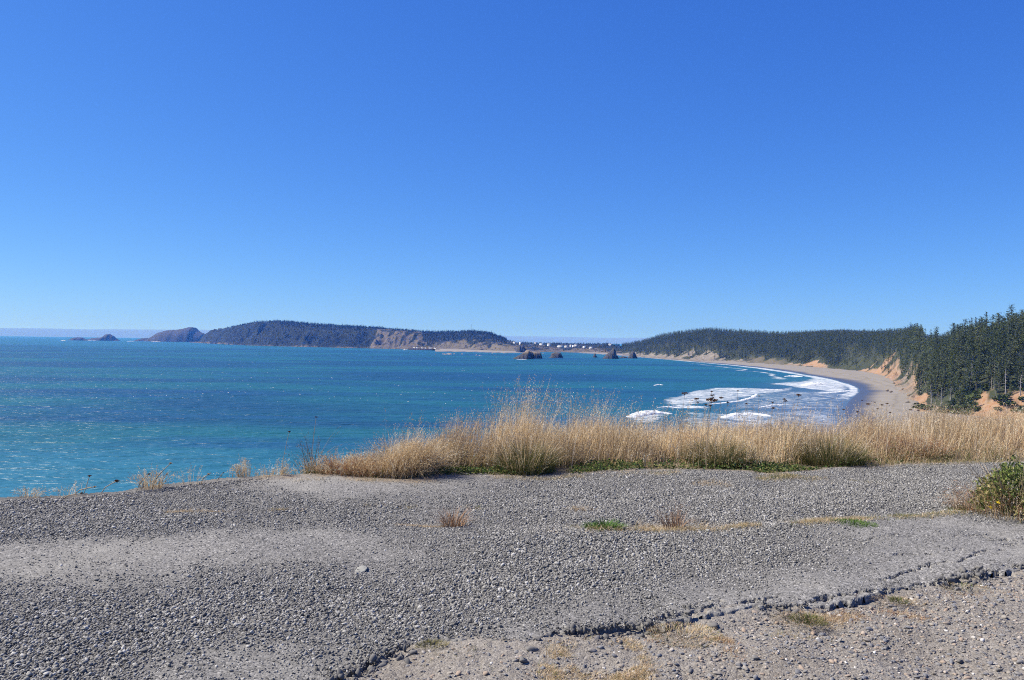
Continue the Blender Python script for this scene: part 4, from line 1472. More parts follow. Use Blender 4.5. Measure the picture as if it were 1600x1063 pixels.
N = 1950000
sp = rng.uniform(-520, 2060, N)
sv = 1 / rng.uniform(1 / 580.0, 1 / 178.0, N)        # even over the ground in depth
yy = 1.6 * F / sv
xx = tanx(sp) * yy
keepw = rng.random(N) < (yy / 11.8)                  # even over the ground in width
xx, yy = xx[keepw], yy[keepw]
e_n = None
d1, s1, _ = seg_dist(xx, yy, near_edge)
d2, s2, _ = seg_dist(xx, yy, far_edge)
on = (d1 * s1 > 0.03) & (-d2 * s2 > 0.02)
xx, yy = xx[on], yy[on]
cs = coarse(xx, yy)
kp = rng.random(len(xx)) < np.clip(cs * 1.3 - 0.12, 0.16, 1) ** 1.25
xx, yy, cs = xx[kp], yy[kp], cs[kp]
ncr = np.zeros(len(xx))
for pts, w, dep in CRACKS:
    d, _, _ = seg_dist(xx, yy, px_line(pts, GZ))
    ncr = np.maximum(ncr, (d < w * 1.2))
ok = ncr < 0.5
xx, yy, cs = xx[ok], yy[ok], cs[ok]
n = len(xx)
rad = rng.lognormal(math.log(0.0061), 0.36, n) * (0.60 + 0.5 * cs)
rad = np.clip(rad, 0.003, 0.0155)
zz = ground_z(xx, yy) + rad * (rng.uniform(-0.4, 0.35, n) + 0.3 * cs)
rt = np.zeros((n, 3))
rt[:, :2] = rng.normal(0, 0.5, (n, 2))
rt[:, 2] = rng.uniform(0, 6.28, n)
sc3 = np.stack([rad * rng.uniform(0.9, 1.6, n), rad * rng.uniform(0.75, 1.1, n), rad * rng.uniform(0.7, 1.15, n)], -1)
scatter('aggregate_stones', np.stack([xx, yy, zz], -1), rt, sc3, src_peb, 6, 'loose grey stones of the worn asphalt surface')

# stones on the shoulder
N = 84000
sp = rng.uniform(380, 2200, N)
yy = rng.uniform(3.4, 6.6, N)
xx = tanx(sp) * yy
d1, s1, _ = seg_dist(xx, yy, near_edge)
e1 = d1 * s1
on = (e1 < -0.03) & (rng.random(N) < yy / 6.6)
xx, yy, e1 = xx[on], yy[on], e1[on]
dens = 0.30 + 0.6 * smooth(0.1, 1.2, xx) + 0.35 * fbm(xx * 2.2, yy * 2.2, 3, 191)
kp = rng.random(len(xx)) < np.clip(dens, 0.08, 1)
xx, yy, e1 = xx[kp], yy[kp], e1[kp]
n = len(xx)
rad = np.clip(rng.lognormal(math.log(0.0056), 0.5, n), 0.0025, 0.018)
zz = dirt_z(xx, yy, e1) + rad * rng.uniform(-0.1, 0.35, n)
rt = np.zeros((n, 3))
rt[:, :2] = rng.normal(0, 0.3, (n, 2))
rt[:, 2] = rng.uniform(0, 6.28, n)
sc3 = np.stack([rad * rng.uniform(0.9, 1.6, n), rad * rng.uniform(0.75, 1.1, n), rad * rng.uniform(0.6, 1.0, n)], -1)
scatter('shoulder_gravel', np.stack([xx, yy, zz], -1), rt, sc3, src_peb2, 6, 'mixed gravel lying on the brown dirt shoulder')

# crumbs of asphalt along the broken edge
N = 5200
Pn = np.array(near_edge)
Ln = np.concatenate([[0], np.cumsum(np.hypot(*np.diff(Pn, axis=0).T))])
tt = rng.uniform(7.0, 22.0, N)
cxn, cyn = np.interp(tt, Ln, Pn[:, 0]), np.interp(tt, Ln, Pn[:, 1])
xx = cxn + rng.normal(0, 0.05, N)
yy = cyn - np.abs(rng.normal(0, 0.09, N)) + 0.05
d1, s1, _ = seg_dist(xx, yy, near_edge)
e1 = d1 * s1
kp = (vnoise(xx * 3, yy * 3, 193) > 0.4) & (yy > 3.0)
xx, yy, e1 = xx[kp], yy[kp], e1[kp]
n = len(xx)
rad = np.clip(rng.lognormal(math.log(0.0075), 0.5, n), 0.003, 0.024)
zz = np.where(e1 < 0.0, dirt_z(xx, yy, e1), ground_z(xx, yy)) + rad * 0.15
rt = rng.uniform(0, 6.28, (n, 3))
M['crumb'] = plain('asphalt_crumb', (0.13, 0.124, 0.116), 0.95, 0.1, 0.5)
src_crumb = source('asphalt_crumbs', [mesh_np('asphalt_crumb', *boulder_mesh(570 + k, 1, 2.0, 0.75), M['crumb'], False) for k in range(5)])
scatter('asphalt_crumbs', np.stack([xx, yy, zz], -1), rt, np.stack([rad * rng.uniform(0.9, 1.7, n), rad, rad * rng.uniform(0.6, 1.0, n)], -1), src_crumb, 5, 'crumbled dark asphalt along the broken edge')

# chunks of broken asphalt and stones that stand out
M['chunk'] = plain('asphalt_chunk', (0.15, 0.142, 0.132), 0.95, 0.1, 0.4)
chunks = [mesh_np('chunk', *boulder_mesh(540 + k, 2, 1.6, 0.7, 0.35, 0.7), M['chunk']) for k in range(5)]
CH = [(828, 1026, .055, 'dark asphalt chunk left of the dry turf at the bottom edge'), (815, 1044, .045, 'dark asphalt lump below the chunk left of the dry turf'), (603, 1033, .035, 'asphalt lump fallen from the broken edge at the bottom'), (645, 1022, .04, 'flat asphalt piece lying below the broken edge'),
      (1075, 968, .04, 'asphalt lump below the crack right of the dry grass tuft'), (1112, 978, .05, 'flat dark piece of asphalt below the long crack'), (1120, 962, .04, 'broken asphalt piece lodged under the long crack'), (1180, 1042, .04, 'flat grey stone low on the gravel shoulder'),
      (1505, 898, .045, 'dark lump in the hole of the asphalt edge at right'), (1530, 896, .05, 'upright dark lump at the right asphalt edge'), (1570, 893, .045, 'asphalt lump at the far right of the broken edge'), (1520, 985, .035, 'dark stone among the gravel on the right shoulder'),
      (1385, 1010, .03, 'grey stone on the gravel in the middle of the shoulder'), (1500, 1030, .035, 'dark stone near the bottom right corner'), (1560, 1050, .032, 'pale rounded stone at the bottom right corner'), (1346, 1033, .03, 'flat pale stone beside the bottom edge right of centre'), (840, 1010, .035, 'lump of asphalt at the top of the gap left of the dry turf')]
for k, (px, py, r, lab) in enumerate(CH):
    x, y = at(px, py, GZ - 0.03)
    x, y = float(x), float(y)
    d, s, _ = seg_dist(np.array([x]), np.array([y]), near_edge)
    e = d * s
    z = float(dirt_z(np.array([x]), np.array([y]), e)[0]) if e[0] < 0.05 else float(ground_z(np.array([x]), np.array([y]))[0])
    o = obj('stone' if 'stone' in lab else 'asphalt_chunk', chunks[k % 5], label=lab, cat='stone' if 'stone' in lab else 'asphalt chunk', group='loose pieces along the broken asphalt edge')
    o.location = (x, y, z + r * 0.15)
    r *= 0.62
    o.scale = (r * 1.3, r, r * 0.95)
    o.rotation_euler = (random.uniform(-.2, .2), random.uniform(-.2, .2), random.uniform(0, 6))
x, y = at(566, 886, GZ)
Vp, Fp = boulder_mesh(560, 3, 2.4, 0.2, 0.35, 0.8)
o = obj('stone', mesh_np('stone', Vp, Fp, M['pale'], True), label='flat whitish stone set in the asphalt left of centre', cat='stone')
o.location = (float(x), float(y), float(ground_z(np.array([x]), np.array([y]))[0]) + 0.006)
o.scale = (0.058, 0.072, 0.05)

# ------------------------------------------------------------------ grass
STRAW = np.array([(0.60, 0.465, 0.285), (0.47, 0.345, 0.19), (0.74, 0.62, 0.45), (0.33, 0.225, 0.12), (0.55, 0.41, 0.235)])
GREEN = np.array([(0.10, 0.13, 0.035), (0.075, 0.115, 0.03), (0.15, 0.16, 0.05), (0.20, 0.19, 0.075)])
DARKG = np.array([(0.085, 0.10, 0.032), (0.13, 0.13, 0.05), (0.06, 0.085, 0.025), (0.20, 0.175, 0.08)])
RUST = np.array([(0.33, 0.16, 0.085), (0.28, 0.14, 0.08)])


def pick(pal, n, g):
    c = pal[g.integers(0, len(pal), n)]
    return c * g.uniform(0.8, 1.2, (n, 1))


def blades(root, h, lean, az, w, col, g, seg=4, droop=0.35):
    """curved ribbons; returns V, F, tint"""
    n = len(root)
    t = np.linspace(0, 1, seg + 1)
    d = np.stack([np.cos(az), np.sin(az), np.zeros(n)], -1)
    fa = az + math.pi / 2 + g.normal(0, 0.7, n)
    sx = np.stack([np.cos(fa), np.sin(fa), np.zeros(n)], -1)
    hor = (lean[:, None] * (0.35 * t + 0.65 * t ** 2)[None, :]) * h[:, None]
    ver = h[:, None] * (t[None, :] - droop * (lean[:, None] ** 1.5) * t[None, :] ** 2.5)
    P = root[:, None, :] + d[:, None, :] * hor[..., None]
    P[:, :, 2] += ver
    wid = (w[:, None] * np.interp(t, [0, 0.5, 1], [1, 0.8, 0.12])[None, :])[..., None] * 0.5
    V = np.stack([P - sx[:, None, :] * wid, P + sx[:, None, :] * wid], 2)          # n, seg+1, 2, 3
    i = np.arange(n * (seg + 1) * 2).reshape(n, seg + 1, 2)
    Fq = np.stack([i[:, :-1, 0], i[:, :-1, 1], i[:, 1:, 1], i[:, 1:, 0]], -1).reshape(-1, 4)
    tint = np.repeat(col[:, None, :], (seg + 1) * 2, 1).reshape(-1, 3)
    return V.reshape(-1, 3), Fq, tint, P


def seeds(P, col, g, k=8, spread=0.022, ln=0.014, wd=0.005, span=0.3):
    """small seed scales along the top of each stem"""
    n, m, _ = P.shape
    f = 1 - span * g.random((n, k)) ** 1.2
    x = f * (m - 1)
    i0 = np.clip(x.astype(int), 0, m - 2)
    fr = (x - i0)[..., None]
    ar = np.arange(n)[:, None]
    C = P[ar, i0] * (1 - fr) + P[ar, i0 + 1] * fr
    D = P[:, -1] - P[:, -2]
    D = D / (np.linalg.norm(D, axis=1)[:, None] + 1e-9)
    C = C + g.normal(0, spread, (n, k, 3)) * np.array([1, 1, 0.8]) * (1.15 - f)[..., None] / span * 0.7
    DD = D[:, None, :] + g.normal(0, 0.45, (n, k, 3))
    V, Fq = sprays(C.reshape(-1, 3), DD.reshape(-1, 3), ln * g.uniform(0.6, 1.3, n * k), wd, g)
    tint = np.repeat(np.repeat(col[:, None, :], k, 1).reshape(-1, 3)[:, None, :], 4, 1).reshape(-1, 3)
    return V, Fq, tint


def cat3(parts):
    Vs, Fs, Ts, off = [], [], [], 0
    for V, Fq, T in parts:
        Vs.append(V)
        Fs.append(Fq + off)
        Ts.append(T)
        off += len(V)
    return np.concatenate(Vs), np.concatenate(Fs), np.concatenate(Ts)


def zg(x, y):
    fe = np.interp(x, fe_x, fe_y)
    return np.where((y > fe - 0.1) & ((x > -3.0) | (y > fe + 0.3)), bluff_z(x, y), ground_z(x, y))


# field density and height along the bluff top
FH_PX = np.array([330, 380, 430, 470, 520, 560, 600, 640, 665, 680, 720, 760, 800, 850, 900, 950, 1000, 1060, 1120, 1180, 1240, 1290, 1340, 1400, 1480, 1560, 1640, 1900])
FH_H = np.array([.08, .17, .22, .24, .24, .28, .40, .48, .40, .54, .60, .56, .58, .62, .60, .56, .52, .50, .50, .50, .56, .52, .50, .50, .50, .50, .48, .45])
FD_D = np.array([0, .10, .16, .15, .20, .34, .6, .85, .7, 1, 1, 1, 1, 1, 1, 1, 1, 1, 1, 1, 1, 1, 1, 1, 1, 1, 1, 1.])


def field(n, seed):
    g = np.random.default_rng(seed)
    px = g.uniform(335, 2300, n)
    y0 = np.interp(px, [335, 640, 1000, 1300, 1760], [9.4, 9.6, 10.2, 10.6, 11.4])
    dep = np.interp(px, [335, 560, 680, 900, 1200, 1400, 1760], [0.4, 1.0, 1.6, 2.8, 3.6, 5.0, 6.0])
    y = y0 + dep * g.random(n) ** 1.15
    x = tanx(px) * y
    fe = np.interp(x, fe_x, fe_y)
    back = y - fe
    ok = (back > 0.10 + np.interp(px, [640, 720, 1000, 1340, 1400], [0, 0.42, 0.45, 0.4, 0.15]) + 0.30 * fbm(x * 1.6, y * 0.2, 3, 221)) & (g.random(n) < np.interp(px, FH_PX, FD_D) * (0.35 + 0.65 * smooth(0.15, 0.7, back)))
    ok &= g.random(n) < np.clip(0.75 + 0.9 * fbm(x * 1.8, y * 1.8, 3, 223) * 1.8, 0.06, 1)
    return px[ok], x[ok], y[ok], back[ok], g


px, x, y, back, g = field(91000, 231)
n = len(px)
h = np.interp(px, FH_PX, FH_H) * g.uniform(0.55, 1.08, n) * smooth(-0.1, 1.1, back) * (1 + 0.60 * fbm(x * 1.6, y * 1.2, 3, 225))
h = np.maximum(h, 0.10)
lean = np.abs(g.normal(0.34, 0.26, n))
az = np.where(g.random(n) < 0.7, g.normal(0.1, 0.9, n), g.uniform(0, 6.28, n))      # wind from the sea leans it to the right
col = pick(STRAW, n, g)
col *= np.clip(0.95 + 0.5 * fbm(x * 1.4, y * 1.4, 3, 235), 0.6, 1.2)[:, None]
rust = fbm(x * 0.9, y * 0.9, 3, 227) + 0.35 * smooth(1280, 1420, px) - 0.15
ru = g.random(n) < np.clip(rust, 0, 0.7)
col[ru] = pick(RUST, ru.sum(), g) * 0.55 + col[ru] * 0.45
gr = g.random(n) < np.clip(0.10 + 0.5 * fbm(x * 1.5, y * 1.5, 2, 229), 0, 0.4) * (1 - smooth(0.4, 1.3, back))
col[gr] = pick(GREEN, gr.sum(), g)
root = np.stack([x, y, zg(x, y) - 0.01], -1)
parts = []
V, Fq, T, P = blades(root, h, lean, az, g.uniform(0.003, 0.0065, n), col, g)
parts.append((V, Fq, T))
sd_i = g.random(n) < 0.75
parts.append(seeds(P[sd_i], np.clip(col[sd_i] * 1.12, 0, 0.7), g, 7, 0.020, 0.016, 0.0055, 0.35))
# basal leaves, greener, shorter
px, x, y, back, g = field(47000, 233)
n = len(px)
h = np.interp(px, FH_PX, FH_H) * g.uniform(0.22, 0.5, n)
col = pick(STRAW, n, g) * 0.85
gr = g.random(n) < 0.50 - 0.25 * smooth(0.2, 1.4, back)
col[gr] = pick(GREEN, gr.sum(), g)
V, Fq, T, P = blades(np.stack([x, y, zg(x, y) - 0.01], -1), h, np.abs(g.normal(0.6, 0.35, n)), g.uniform(0, 6.28, n), g.uniform(0.004, 0.008, n), col, g, 3)
parts.append((V, Fq, T))
# scattered taller stems
for (p0, p1, m, hh) in ((760, 960, 240, 0.98), (960, 1330, 210, 0.82), (1330, 1640, 240, 0.78), (600, 760, 60, 0.72), (790, 850, 60, 1.12)):
    px = g.uniform(p0, p1, m)
    y = np.interp(px, [335, 640, 1000, 1300, 1760], [9.7, 10.0, 10.8, 11.4, 12.4]) + g.uniform(0, 1.4, m)
    x = tanx(px) * y
    V, Fq, T, P = blades(np.stack([x, y, zg(x, y)], -1), hh * g.uniform(0.75, 1.1, m), np.abs(g.normal(0.25, 0.15, m)), g.normal(0.2, 1.2, m), g.uniform(0.003, 0.005, m), pick(STRAW, m, g), g, 5)
    parts.append((V, Fq, T))
    parts.append(seeds(P, pick(STRAW, m, g), g, 14, 0.03, 0.02, 0.006, 0.3))
V, Fq, T = cat3(parts)
obj('dry_grass', mesh_np('dry_grass', V, Fq, M['blade'], False, {'tint': T}), label='tall straw coloured dry grass along the edge of the bluff', kind='stuff')


def clump(x0, y0, n, rad, h, pal, seed, lean=(0.45, 0.25), w=(0.003, 0.006), seedk=6, azb=None, ry=None, mixp=None, mixf=0.0, seg=4, droop=0.35, z=None):
    g = np.random.default_rng(seed)
    r = rad * np.sqrt(g.random(n))
    th = g.uniform(0, 6.28, n)
    dx, dy = np.cos(th) * r, np.sin(th) * r * (ry or 1.0)
    az = np.arctan2(dy, dx) + g.normal(0, 0.6, n)
    if azb is not None:
        m = g.random(n) < 0.6
        az[m] = g.normal(azb, 0.6, m.sum())
    col = pick(pal, n, g)
    if mixp is not None:
        m = g.random(n) < mixf
        col[m] = pick(mixp, m.sum(), g)
    hh = h * g.uniform(0.45, 1.05, n) * (1 - 0.35 * (r / rad) ** 2)
    ln = np.abs(g.normal(lean[0], lean[1], n)) * (0.5 + 0.8 * r / rad)
    gx, gy = x0 + dx, y0 + dy
    zz_ = zg(gx, gy) - z0_of(x0, y0) if z is None else np.full(n, 0.0)
    V, Fq, T, P = blades(np.stack([dx, dy, zz_ - 0.01], -1), hh, ln, az, g.uniform(*w, n), col, g, seg, droop)
    ps = [(V, Fq, T)]
    if seedk:
        ps.append(seeds(P, np.clip(col * 1.1, 0, 0.7), g, seedk, 0.018, 0.015, 0.005, 0.35))
    return cat3(ps)


def z0_of(x, y):
    return float(zg(np.array([x]), np.array([y]))[0])


def plant_at(px, py):
    x, y = at(px, py, GZ - 0.02)
    return float(x), float(y)


def put_clump(name, label, cat, px, py, group, pieces):
    """a tussock: each piece (part name, material, clump kwargs) becomes a part"""
    x, y = plant_at(px, py)
    t = empty(name, (x, y, z0_of(x, y)), label, cat, group)
    for nm, mt, kw in pieces:
        kw = dict(kw)
        V, Fq, T = clump(x, y, **kw)
        obj(nm, mesh_np(nm, V, Fq, M[mt], False, {'tint': T}), t)
    return t


GT = 'grass tussocks along the bluff edge'
put_clump('grass_tussock', 'big drooping pale tussock at the left end of the dry grass', 'grass', 632, 744, GT, [
    ('dry_blades', 'blade', dict(n=2300, rad=0.36, h=0.66, pal=STRAW, seed=1, lean=(0.55, 0.3), azb=0.2, ry=0.7, seedk=5)),
    ('hanging_blades', 'stalk', dict(n=260, rad=0.26, h=0.55, pal=np.array([(0.20, 0.15, 0.10), (0.30, 0.24, 0.16)]), seed=2, lean=(0.95, 0.25), azb=-0.4, w=(0.003, 0.005), seedk=0, droop=0.8))])
put_clump('grass_tussock', 'low rusty tussock left of the big drooping one', 'grass', 565, 744, GT, [
    ('dry_blades', 'blade', dict(n=650, rad=0.24, h=0.32, pal=STRAW, seed=3, mixp=RUST, mixf=0.3)), ('green_blades', 'leaf', dict(n=220, rad=0.22, h=0.16, pal=GREEN, seed=4, seedk=0, lean=(0.9, .3)))])
put_clump('grass_tussock', 'green cored tussock right of the tallest dry grass', 'grass', 822, 737, GT, [
    ('green_blades', 'leaf', dict(n=2000, rad=0.32, h=0.50, pal=DARKG, seed=5, seedk=0, lean=(0.5, .25))), ('dry_blades', 'blade', dict(n=420, rad=0.3, h=0.78, pal=STRAW, seed=6))])
put_clump('grass_tussock', 'arching green and straw tussock in the middle of the field', 'grass', 1122, 726, GT, [
    ('green_blades', 'leaf', dict(n=2300, rad=0.40, h=0.46, pal=DARKG, seed=7, seedk=0, lean=(0.7, .25))), ('dry_blades', 'blade', dict(n=420, rad=0.34, h=0.54, pal=STRAW, seed=8, lean=(0.6, .3)))])
put_clump('grass_tussock', 'dark based tussock right of the arching one, before the beach', 'grass', 1296, 724, GT, [
    ('green_blades', 'leaf', dict(n=2300, rad=0.44, h=0.46, pal=DARKG, seed=9, seedk=0, lean=(0.6, .25))), ('dry_blades', 'blade', dict(n=520, rad=0.4, h=0.62, pal=STRAW, seed=10))])
put_clump('grass_tussock', 'reddish brown tussock at the right before the bush', 'grass', 1432, 716, GT, [
    ('dry_blades', 'blade', dict(n=1000, rad=0.4, h=0.45, pal=STRAW, seed=11, mixp=RUST, mixf=0.45)), ('green_blades', 'leaf', dict(n=1100, rad=0.45, h=0.32, pal=DARKG, seed=12, seedk=0))])
GS = 'sparse tufts on the bare bluff edge'
put_clump('grass_tuft', 'thin pale grass tuft leaning on the cliff edge at left', 'grass', 236, 766, GS, [('dry_blades', 'blade', dict(n=130, rad=0.11, h=0.28, pal=STRAW, seed=13, lean=(.5, .3), seedk=8))])
put_clump('grass_tuft', 'tiny pale grass tuft at the far left cliff edge', 'grass', 46, 780, GS, [('dry_blades', 'blade', dict(n=50, rad=0.09, h=0.15, pal=STRAW, seed=14, lean=(.6, .3), seedk=8))])
put_clump('grass_tuft', 'wispy airy grass tuft left of the dark stalks', 'grass', 418, 747, GS, [('dry_blades', 'blade', dict(n=300, rad=0.22, h=0.40, pal=STRAW, seed=15, lean=(.3, .2), seedk=12, ry=0.5))])
put_clump('grass_tuft', 'small pale tuft between two brown seed heads at left', 'grass', 300, 759, GS, [('dry_blades', 'blade', dict(n=28, rad=0.12, h=0.24, pal=STRAW, seed=16, lean=(.4, .3), seedk=10))])
put_clump('grass_tuft', 'small dry tuft third along the bare cliff edge', 'grass', 110, 777, GS, [('dry_blades', 'blade', dict(n=26, rad=0.13, h=0.17, pal=STRAW, seed=17, lean=(.5, .3), seedk=8))])
put_clump('grass_tuft', 'dark upright stalks with brown tips standing against the sea', 'grass', 487, 742, GS, [
    ('dark_stalks', 'stalk', dict(n=62, rad=0.10, h=0.66, pal=np.array([(0.16, 0.11, 0.075), (0.22, 0.17, 0.11)]), seed=18, lean=(.5, .25), azb=2.9, seedk=9, w=(.004, .006))),
    ('green_blades', 'leaf', dict(n=420, rad=0.22, h=0.15, pal=GREEN, seed=19, seedk=0, lean=(.9, .3), ry=0.6)), ('dry_blades', 'blade', dict(n=170, rad=0.26, h=0.30, pal=STRAW, seed=20, ry=0.5, lean=(.35, .2), seedk=8))])
put_clump('grass_tuft', 'wispy pale tuft where the grass begins at the cliff edge', 'grass', 392, 749, GS, [('dry_blades', 'blade', dict(n=170, rad=0.16, h=0.26, pal=STRAW, seed=41, lean=(.35, .25), seedk=12, ry=0.5))])
put_clump('grass_tuft', 'airy rust tinged tuft just right of the dark stalks', 'grass', 532, 745, GS, [('dry_blades', 'blade', dict(n=420, rad=0.24, h=0.34, pal=STRAW, seed=42, lean=(.4, .25), seedk=10, ry=0.5, mixp=RUST, mixf=0.3)), ('green_blades', 'leaf', dict(n=160, rad=0.2, h=0.12, pal=GREEN, seed=43, seedk=0, lean=(.9, .3), ry=0.5))])
GA = 'small plants growing out of the asphalt'
put_clump('dry_weed', 'reddish dry weed sprouting from the asphalt left of centre', 'weed', 708, 822, GA, [('twigs', 'stalk', dict(n=150, rad=0.10, h=0.25, pal=np.array([(0.34, 0.20, 0.11), (0.27, 0.17, 0.10)]), seed=21, lean=(.7, .3), seedk=0, w=(.003, .006)))])
put_clump('dry_weed', 'tall brown dry weed in the grassy joint right of centre', 'weed', 1052, 829, GA, [('twigs', 'stalk', dict(n=110, rad=0.08, h=0.29, pal=np.array([(0.28, 0.18, 0.11), (0.20, 0.13, 0.09)]), seed=22, lean=(.5, .3), seedk=3, w=(.0035, .006)))])
put_clump('green_tuft', 'bright green leafy tuft in the joint of the asphalt', 'weed', 944, 833, GA, [('leaves', 'leaf', dict(n=420, rad=0.16, h=0.12, pal=np.array([(0.07, 0.14, 0.03), (0.10, 0.17, 0.045)]), seed=23, lean=(.8, .3), seedk=0, w=(.006, .011), seg=3, ry=0.8))])
put_clump('green_tuft', 'flat vivid green grass patch on the asphalt at right', 'weed', 1332, 826, GA, [('leaves', 'leaf', dict(n=900, rad=0.20, h=0.05, pal=np.array([(0.085, 0.155, 0.03), (0.12, 0.19, 0.045)]), seed=24, lean=(.8, .4), seedk=0, w=(.003, .006), seg=3, ry=0.9))])
put_clump('green_tuft', 'low green tuft on the asphalt left of the bush', 'weed', 1412, 808, GA, [('leaves', 'leaf', dict(n=260, rad=0.16, h=0.05, pal=GREEN, seed=25, lean=(.8, .4), seedk=0, seg=3, ry=0.7))])
put_clump('green_tuft', 'yellow green creeping tuft below the big drooping tussock', 'weed', 585, 752, GA, [('leaves', 'leaf', dict(n=700, rad=0.25, h=0.06, pal=np.array([(0.14, 0.15, 0.04), (0.22, 0.19, 0.07)]), seed=26, lean=(.9, .4), seedk=0, seg=3, ry=0.5, w=(.004, .008)))])
put_clump('green_tuft', 'dark green tuft in dead grass on the dirt shoulder', 'weed', 1262, 973, GA, [('leaves', 'leaf', dict(n=420, rad=0.10, h=0.045, pal=GREEN * 0.75, seed=27, lean=(.9, .4), seedk=0, seg=3, w=(.002, .004))), ('dead_blades', 'blade', dict(n=500, rad=0.2, h=0.05, pal=STRAW * 0.7, seed=28, lean=(1.3, .4), seedk=0, seg=3, w=(.0015, .003), ry=0.7))])
put_clump('green_tuft', 'small green tuft close under the long crack at right', 'weed', 1404, 938, GA, [('leaves', 'leaf', dict(n=160, rad=0.06, h=0.04, pal=GREEN * 0.8, seed=29, lean=(.9, .4), seedk=0, seg=3, w=(.002, .004))), ('dead_blades', 'blade', dict(n=300, rad=0.17, h=0.04, pal=STRAW * 0.7, seed=30, lean=(1.3, .4), seedk=0, seg=3, w=(.0015, .003), ry=0.6))])
put_clump('green_tuft', 'small grassy tuft beside the broken edge at the bottom', 'weed', 675, 1012, GA, [('leaves', 'leaf', dict(n=280, rad=0.085, h=0.035, pal=np.array([(0.17, 0.16, 0.06), (0.24, 0.20, 0.09)]), seed=31, lean=(1.0, .4), seedk=0, seg=3, w=(.0015, .003), ry=0.7))])
put_clump('grass_tuft', 'matted tan grass tuft under the long crack', 'grass', 1070, 996, GA, [('dead_blades', 'blade', dict(n=1500, rad=0.20, h=0.032, pal=STRAW * 0.9, seed=32, lean=(1.1, .4), seedk=0, seg=3, w=(.0015, .003), mixp=GREEN, mixf=0.2)),])
put_clump('grass_tuft', 'faint green dead grass tuft at the right edge of the shoulder', 'grass', 1505, 918, GA, [('dead_blades', 'blade', dict(n=320, rad=0.16, h=0.03, pal=STRAW * 0.7, seed=33, lean=(1.3, .4), seedk=0, seg=3, w=(.0015, .003), mixp=GREEN, mixf=0.35, ry=0.6))])

# strips of dead grass lying in the joints of the asphalt, and dry turf on the shoulder
gS = np.random.default_rng(61)
parts = []


def strip(pts, n, wid, h, pal, mixp=None, mixf=0.0, w=(0.002, 0.004)):
    P = np.array(px_line(pts, GZ))
    L = np.concatenate([[0], np.cumsum(np.hypot(*np.diff(P, axis=0).T))])
    n = int(n * 1.6)
    t = gS.uniform(0, L[-1], n)
    x = np.interp(t, L, P[:, 0]) + gS.normal(0, 0.03, n)
    y = np.interp(t, L, P[:, 1]) + gS.normal(0, wid, n)
    dz = np.clip(0.5 + 1.9 * fbm(x * 4, y * 4, 4, 63), 0, 1)
    k = gS.random(n) < dz
    x, y = x[k], y[k]
    m = len(x)
    d, s, _ = seg_dist(x, y, near_edge)
    e = d * s
    z = np.where(e < 0.0, dirt_z(x, y, e), ground_z(x, y)) - 0.004
    col = pick(pal, m, gS)
    if mixp is not None:
        q = gS.random(m) < mixf
        col[q] = pick(mixp, q.sum(), gS)
    V, Fq, T, _ = blades(np.stack([x, y, z], -1), h * gS.uniform(0.4, 1.1, m), np.abs(gS.normal(1.0, 0.5, m)), gS.uniform(0, 6.28, m), gS.uniform(*w, m), col, gS, 3)
    parts.append((V, Fq, T))


DRY = STRAW * 0.92
strip([(860, 834), (940, 833), (1040, 830), (1110, 829)], 2200, 0.07, 0.06, DRY, GREEN, 0.15)
strip([(1110, 829), (1190, 826), (1260, 822), (1320, 815), (1345, 811)], 3000, 0.07, 0.055, DRY, GREEN, 0.2)
strip([(1000, 826), (1060, 818), (1130, 822)], 900, 0.10, 0.08, DRY)
strip([(1340, 812), (1400, 809), (1450, 808), (1510, 804)], 1100, 0.08, 0.05, DRY, GREEN, 0.45)
strip([(255, 800), (300, 800), (360, 800)], 900, 0.03, 0.035, DRY)
strip([(425, 798), (450, 798), (472, 799)], 420, 0.03, 0.035, DRY, GREEN, 0.2)
strip([(560, 791), (610, 793), (650, 792)], 420, 0.06, 0.04, DRY, GREEN, 0.4)
strip([(625, 817), (665, 818), (690, 819)], 300, 0.025, 0.03, DRY)
strip([(890, 794), (920, 797), (940, 796)], 300, 0.06, 0.05, DRY)
strip([(1080, 759), (1110, 759), (1140, 760)], 380, 0.10, 0.04, DRY)
strip([(1220, 745), (1260, 750), (1300, 752)], 600, 0.12, 0.05, DRY, GREEN, 0.4)
strip([(1330, 752), (1380, 750)], 240, 0.08, 0.04, DRY, GREEN, 0.5)
strip([(460, 752), (540, 750), (640, 755), (700, 748)], 900, 0.09, 0.05, DRY, GREEN, 0.15)
strip([(760, 745), (860, 746), (960, 743), (1060, 741)], 1600, 0.10, 0.06, DRY, GREEN, 0.3)
strip([(1180, 750), (1210, 748), (1240, 745)], 900, 0.12, 0.06, GREEN, DRY, 0.5)
strip([(1340, 727), (1450, 724), (1560, 722)], 1500, 0.16, 0.08, DRY, GREEN, 0.4)
strip([(1180, 854), (1200, 855)], 60, 0.03, 0.03, DRY)
strip([(730, 790), (760, 792)], 120, 0.06, 0.04, GREEN, DRY, 0.4)
V, Fq, T = cat3(parts)
obj('joint_grass', mesh_np('joint_grass', V, Fq, M['blade'], False, {'tint': T}), label='dead grass lying in the cracks and joints of the asphalt', kind='stuff')
parts = []
strip([(850, 1050), (880, 1035), (930, 1022), (990, 1015), (1000, 1030), (960, 1050)], 13000, 0.12, 0.034, STRAW, GREEN, 0.12, (0.0013, 0.0028))
strip([(860, 1075), (930, 1080), (1000, 1065)], 6000, 0.11, 0.034, STRAW, GREEN, 0.1, (0.0013, 0.0028))
strip([(1020, 990), (1060, 985), (1110, 985), (1140, 1010)], 4000, 0.10, 0.03, STRAW * 0.9, RUST, 0.3, (0.0013, 0.0028))
strip([(1240, 960), (1330, 958), (1400, 950), (1440, 955)], 2000, 0.07, 0.035, STRAW * 0.85, RUST, 0.3, (0.0013, 0.0028))
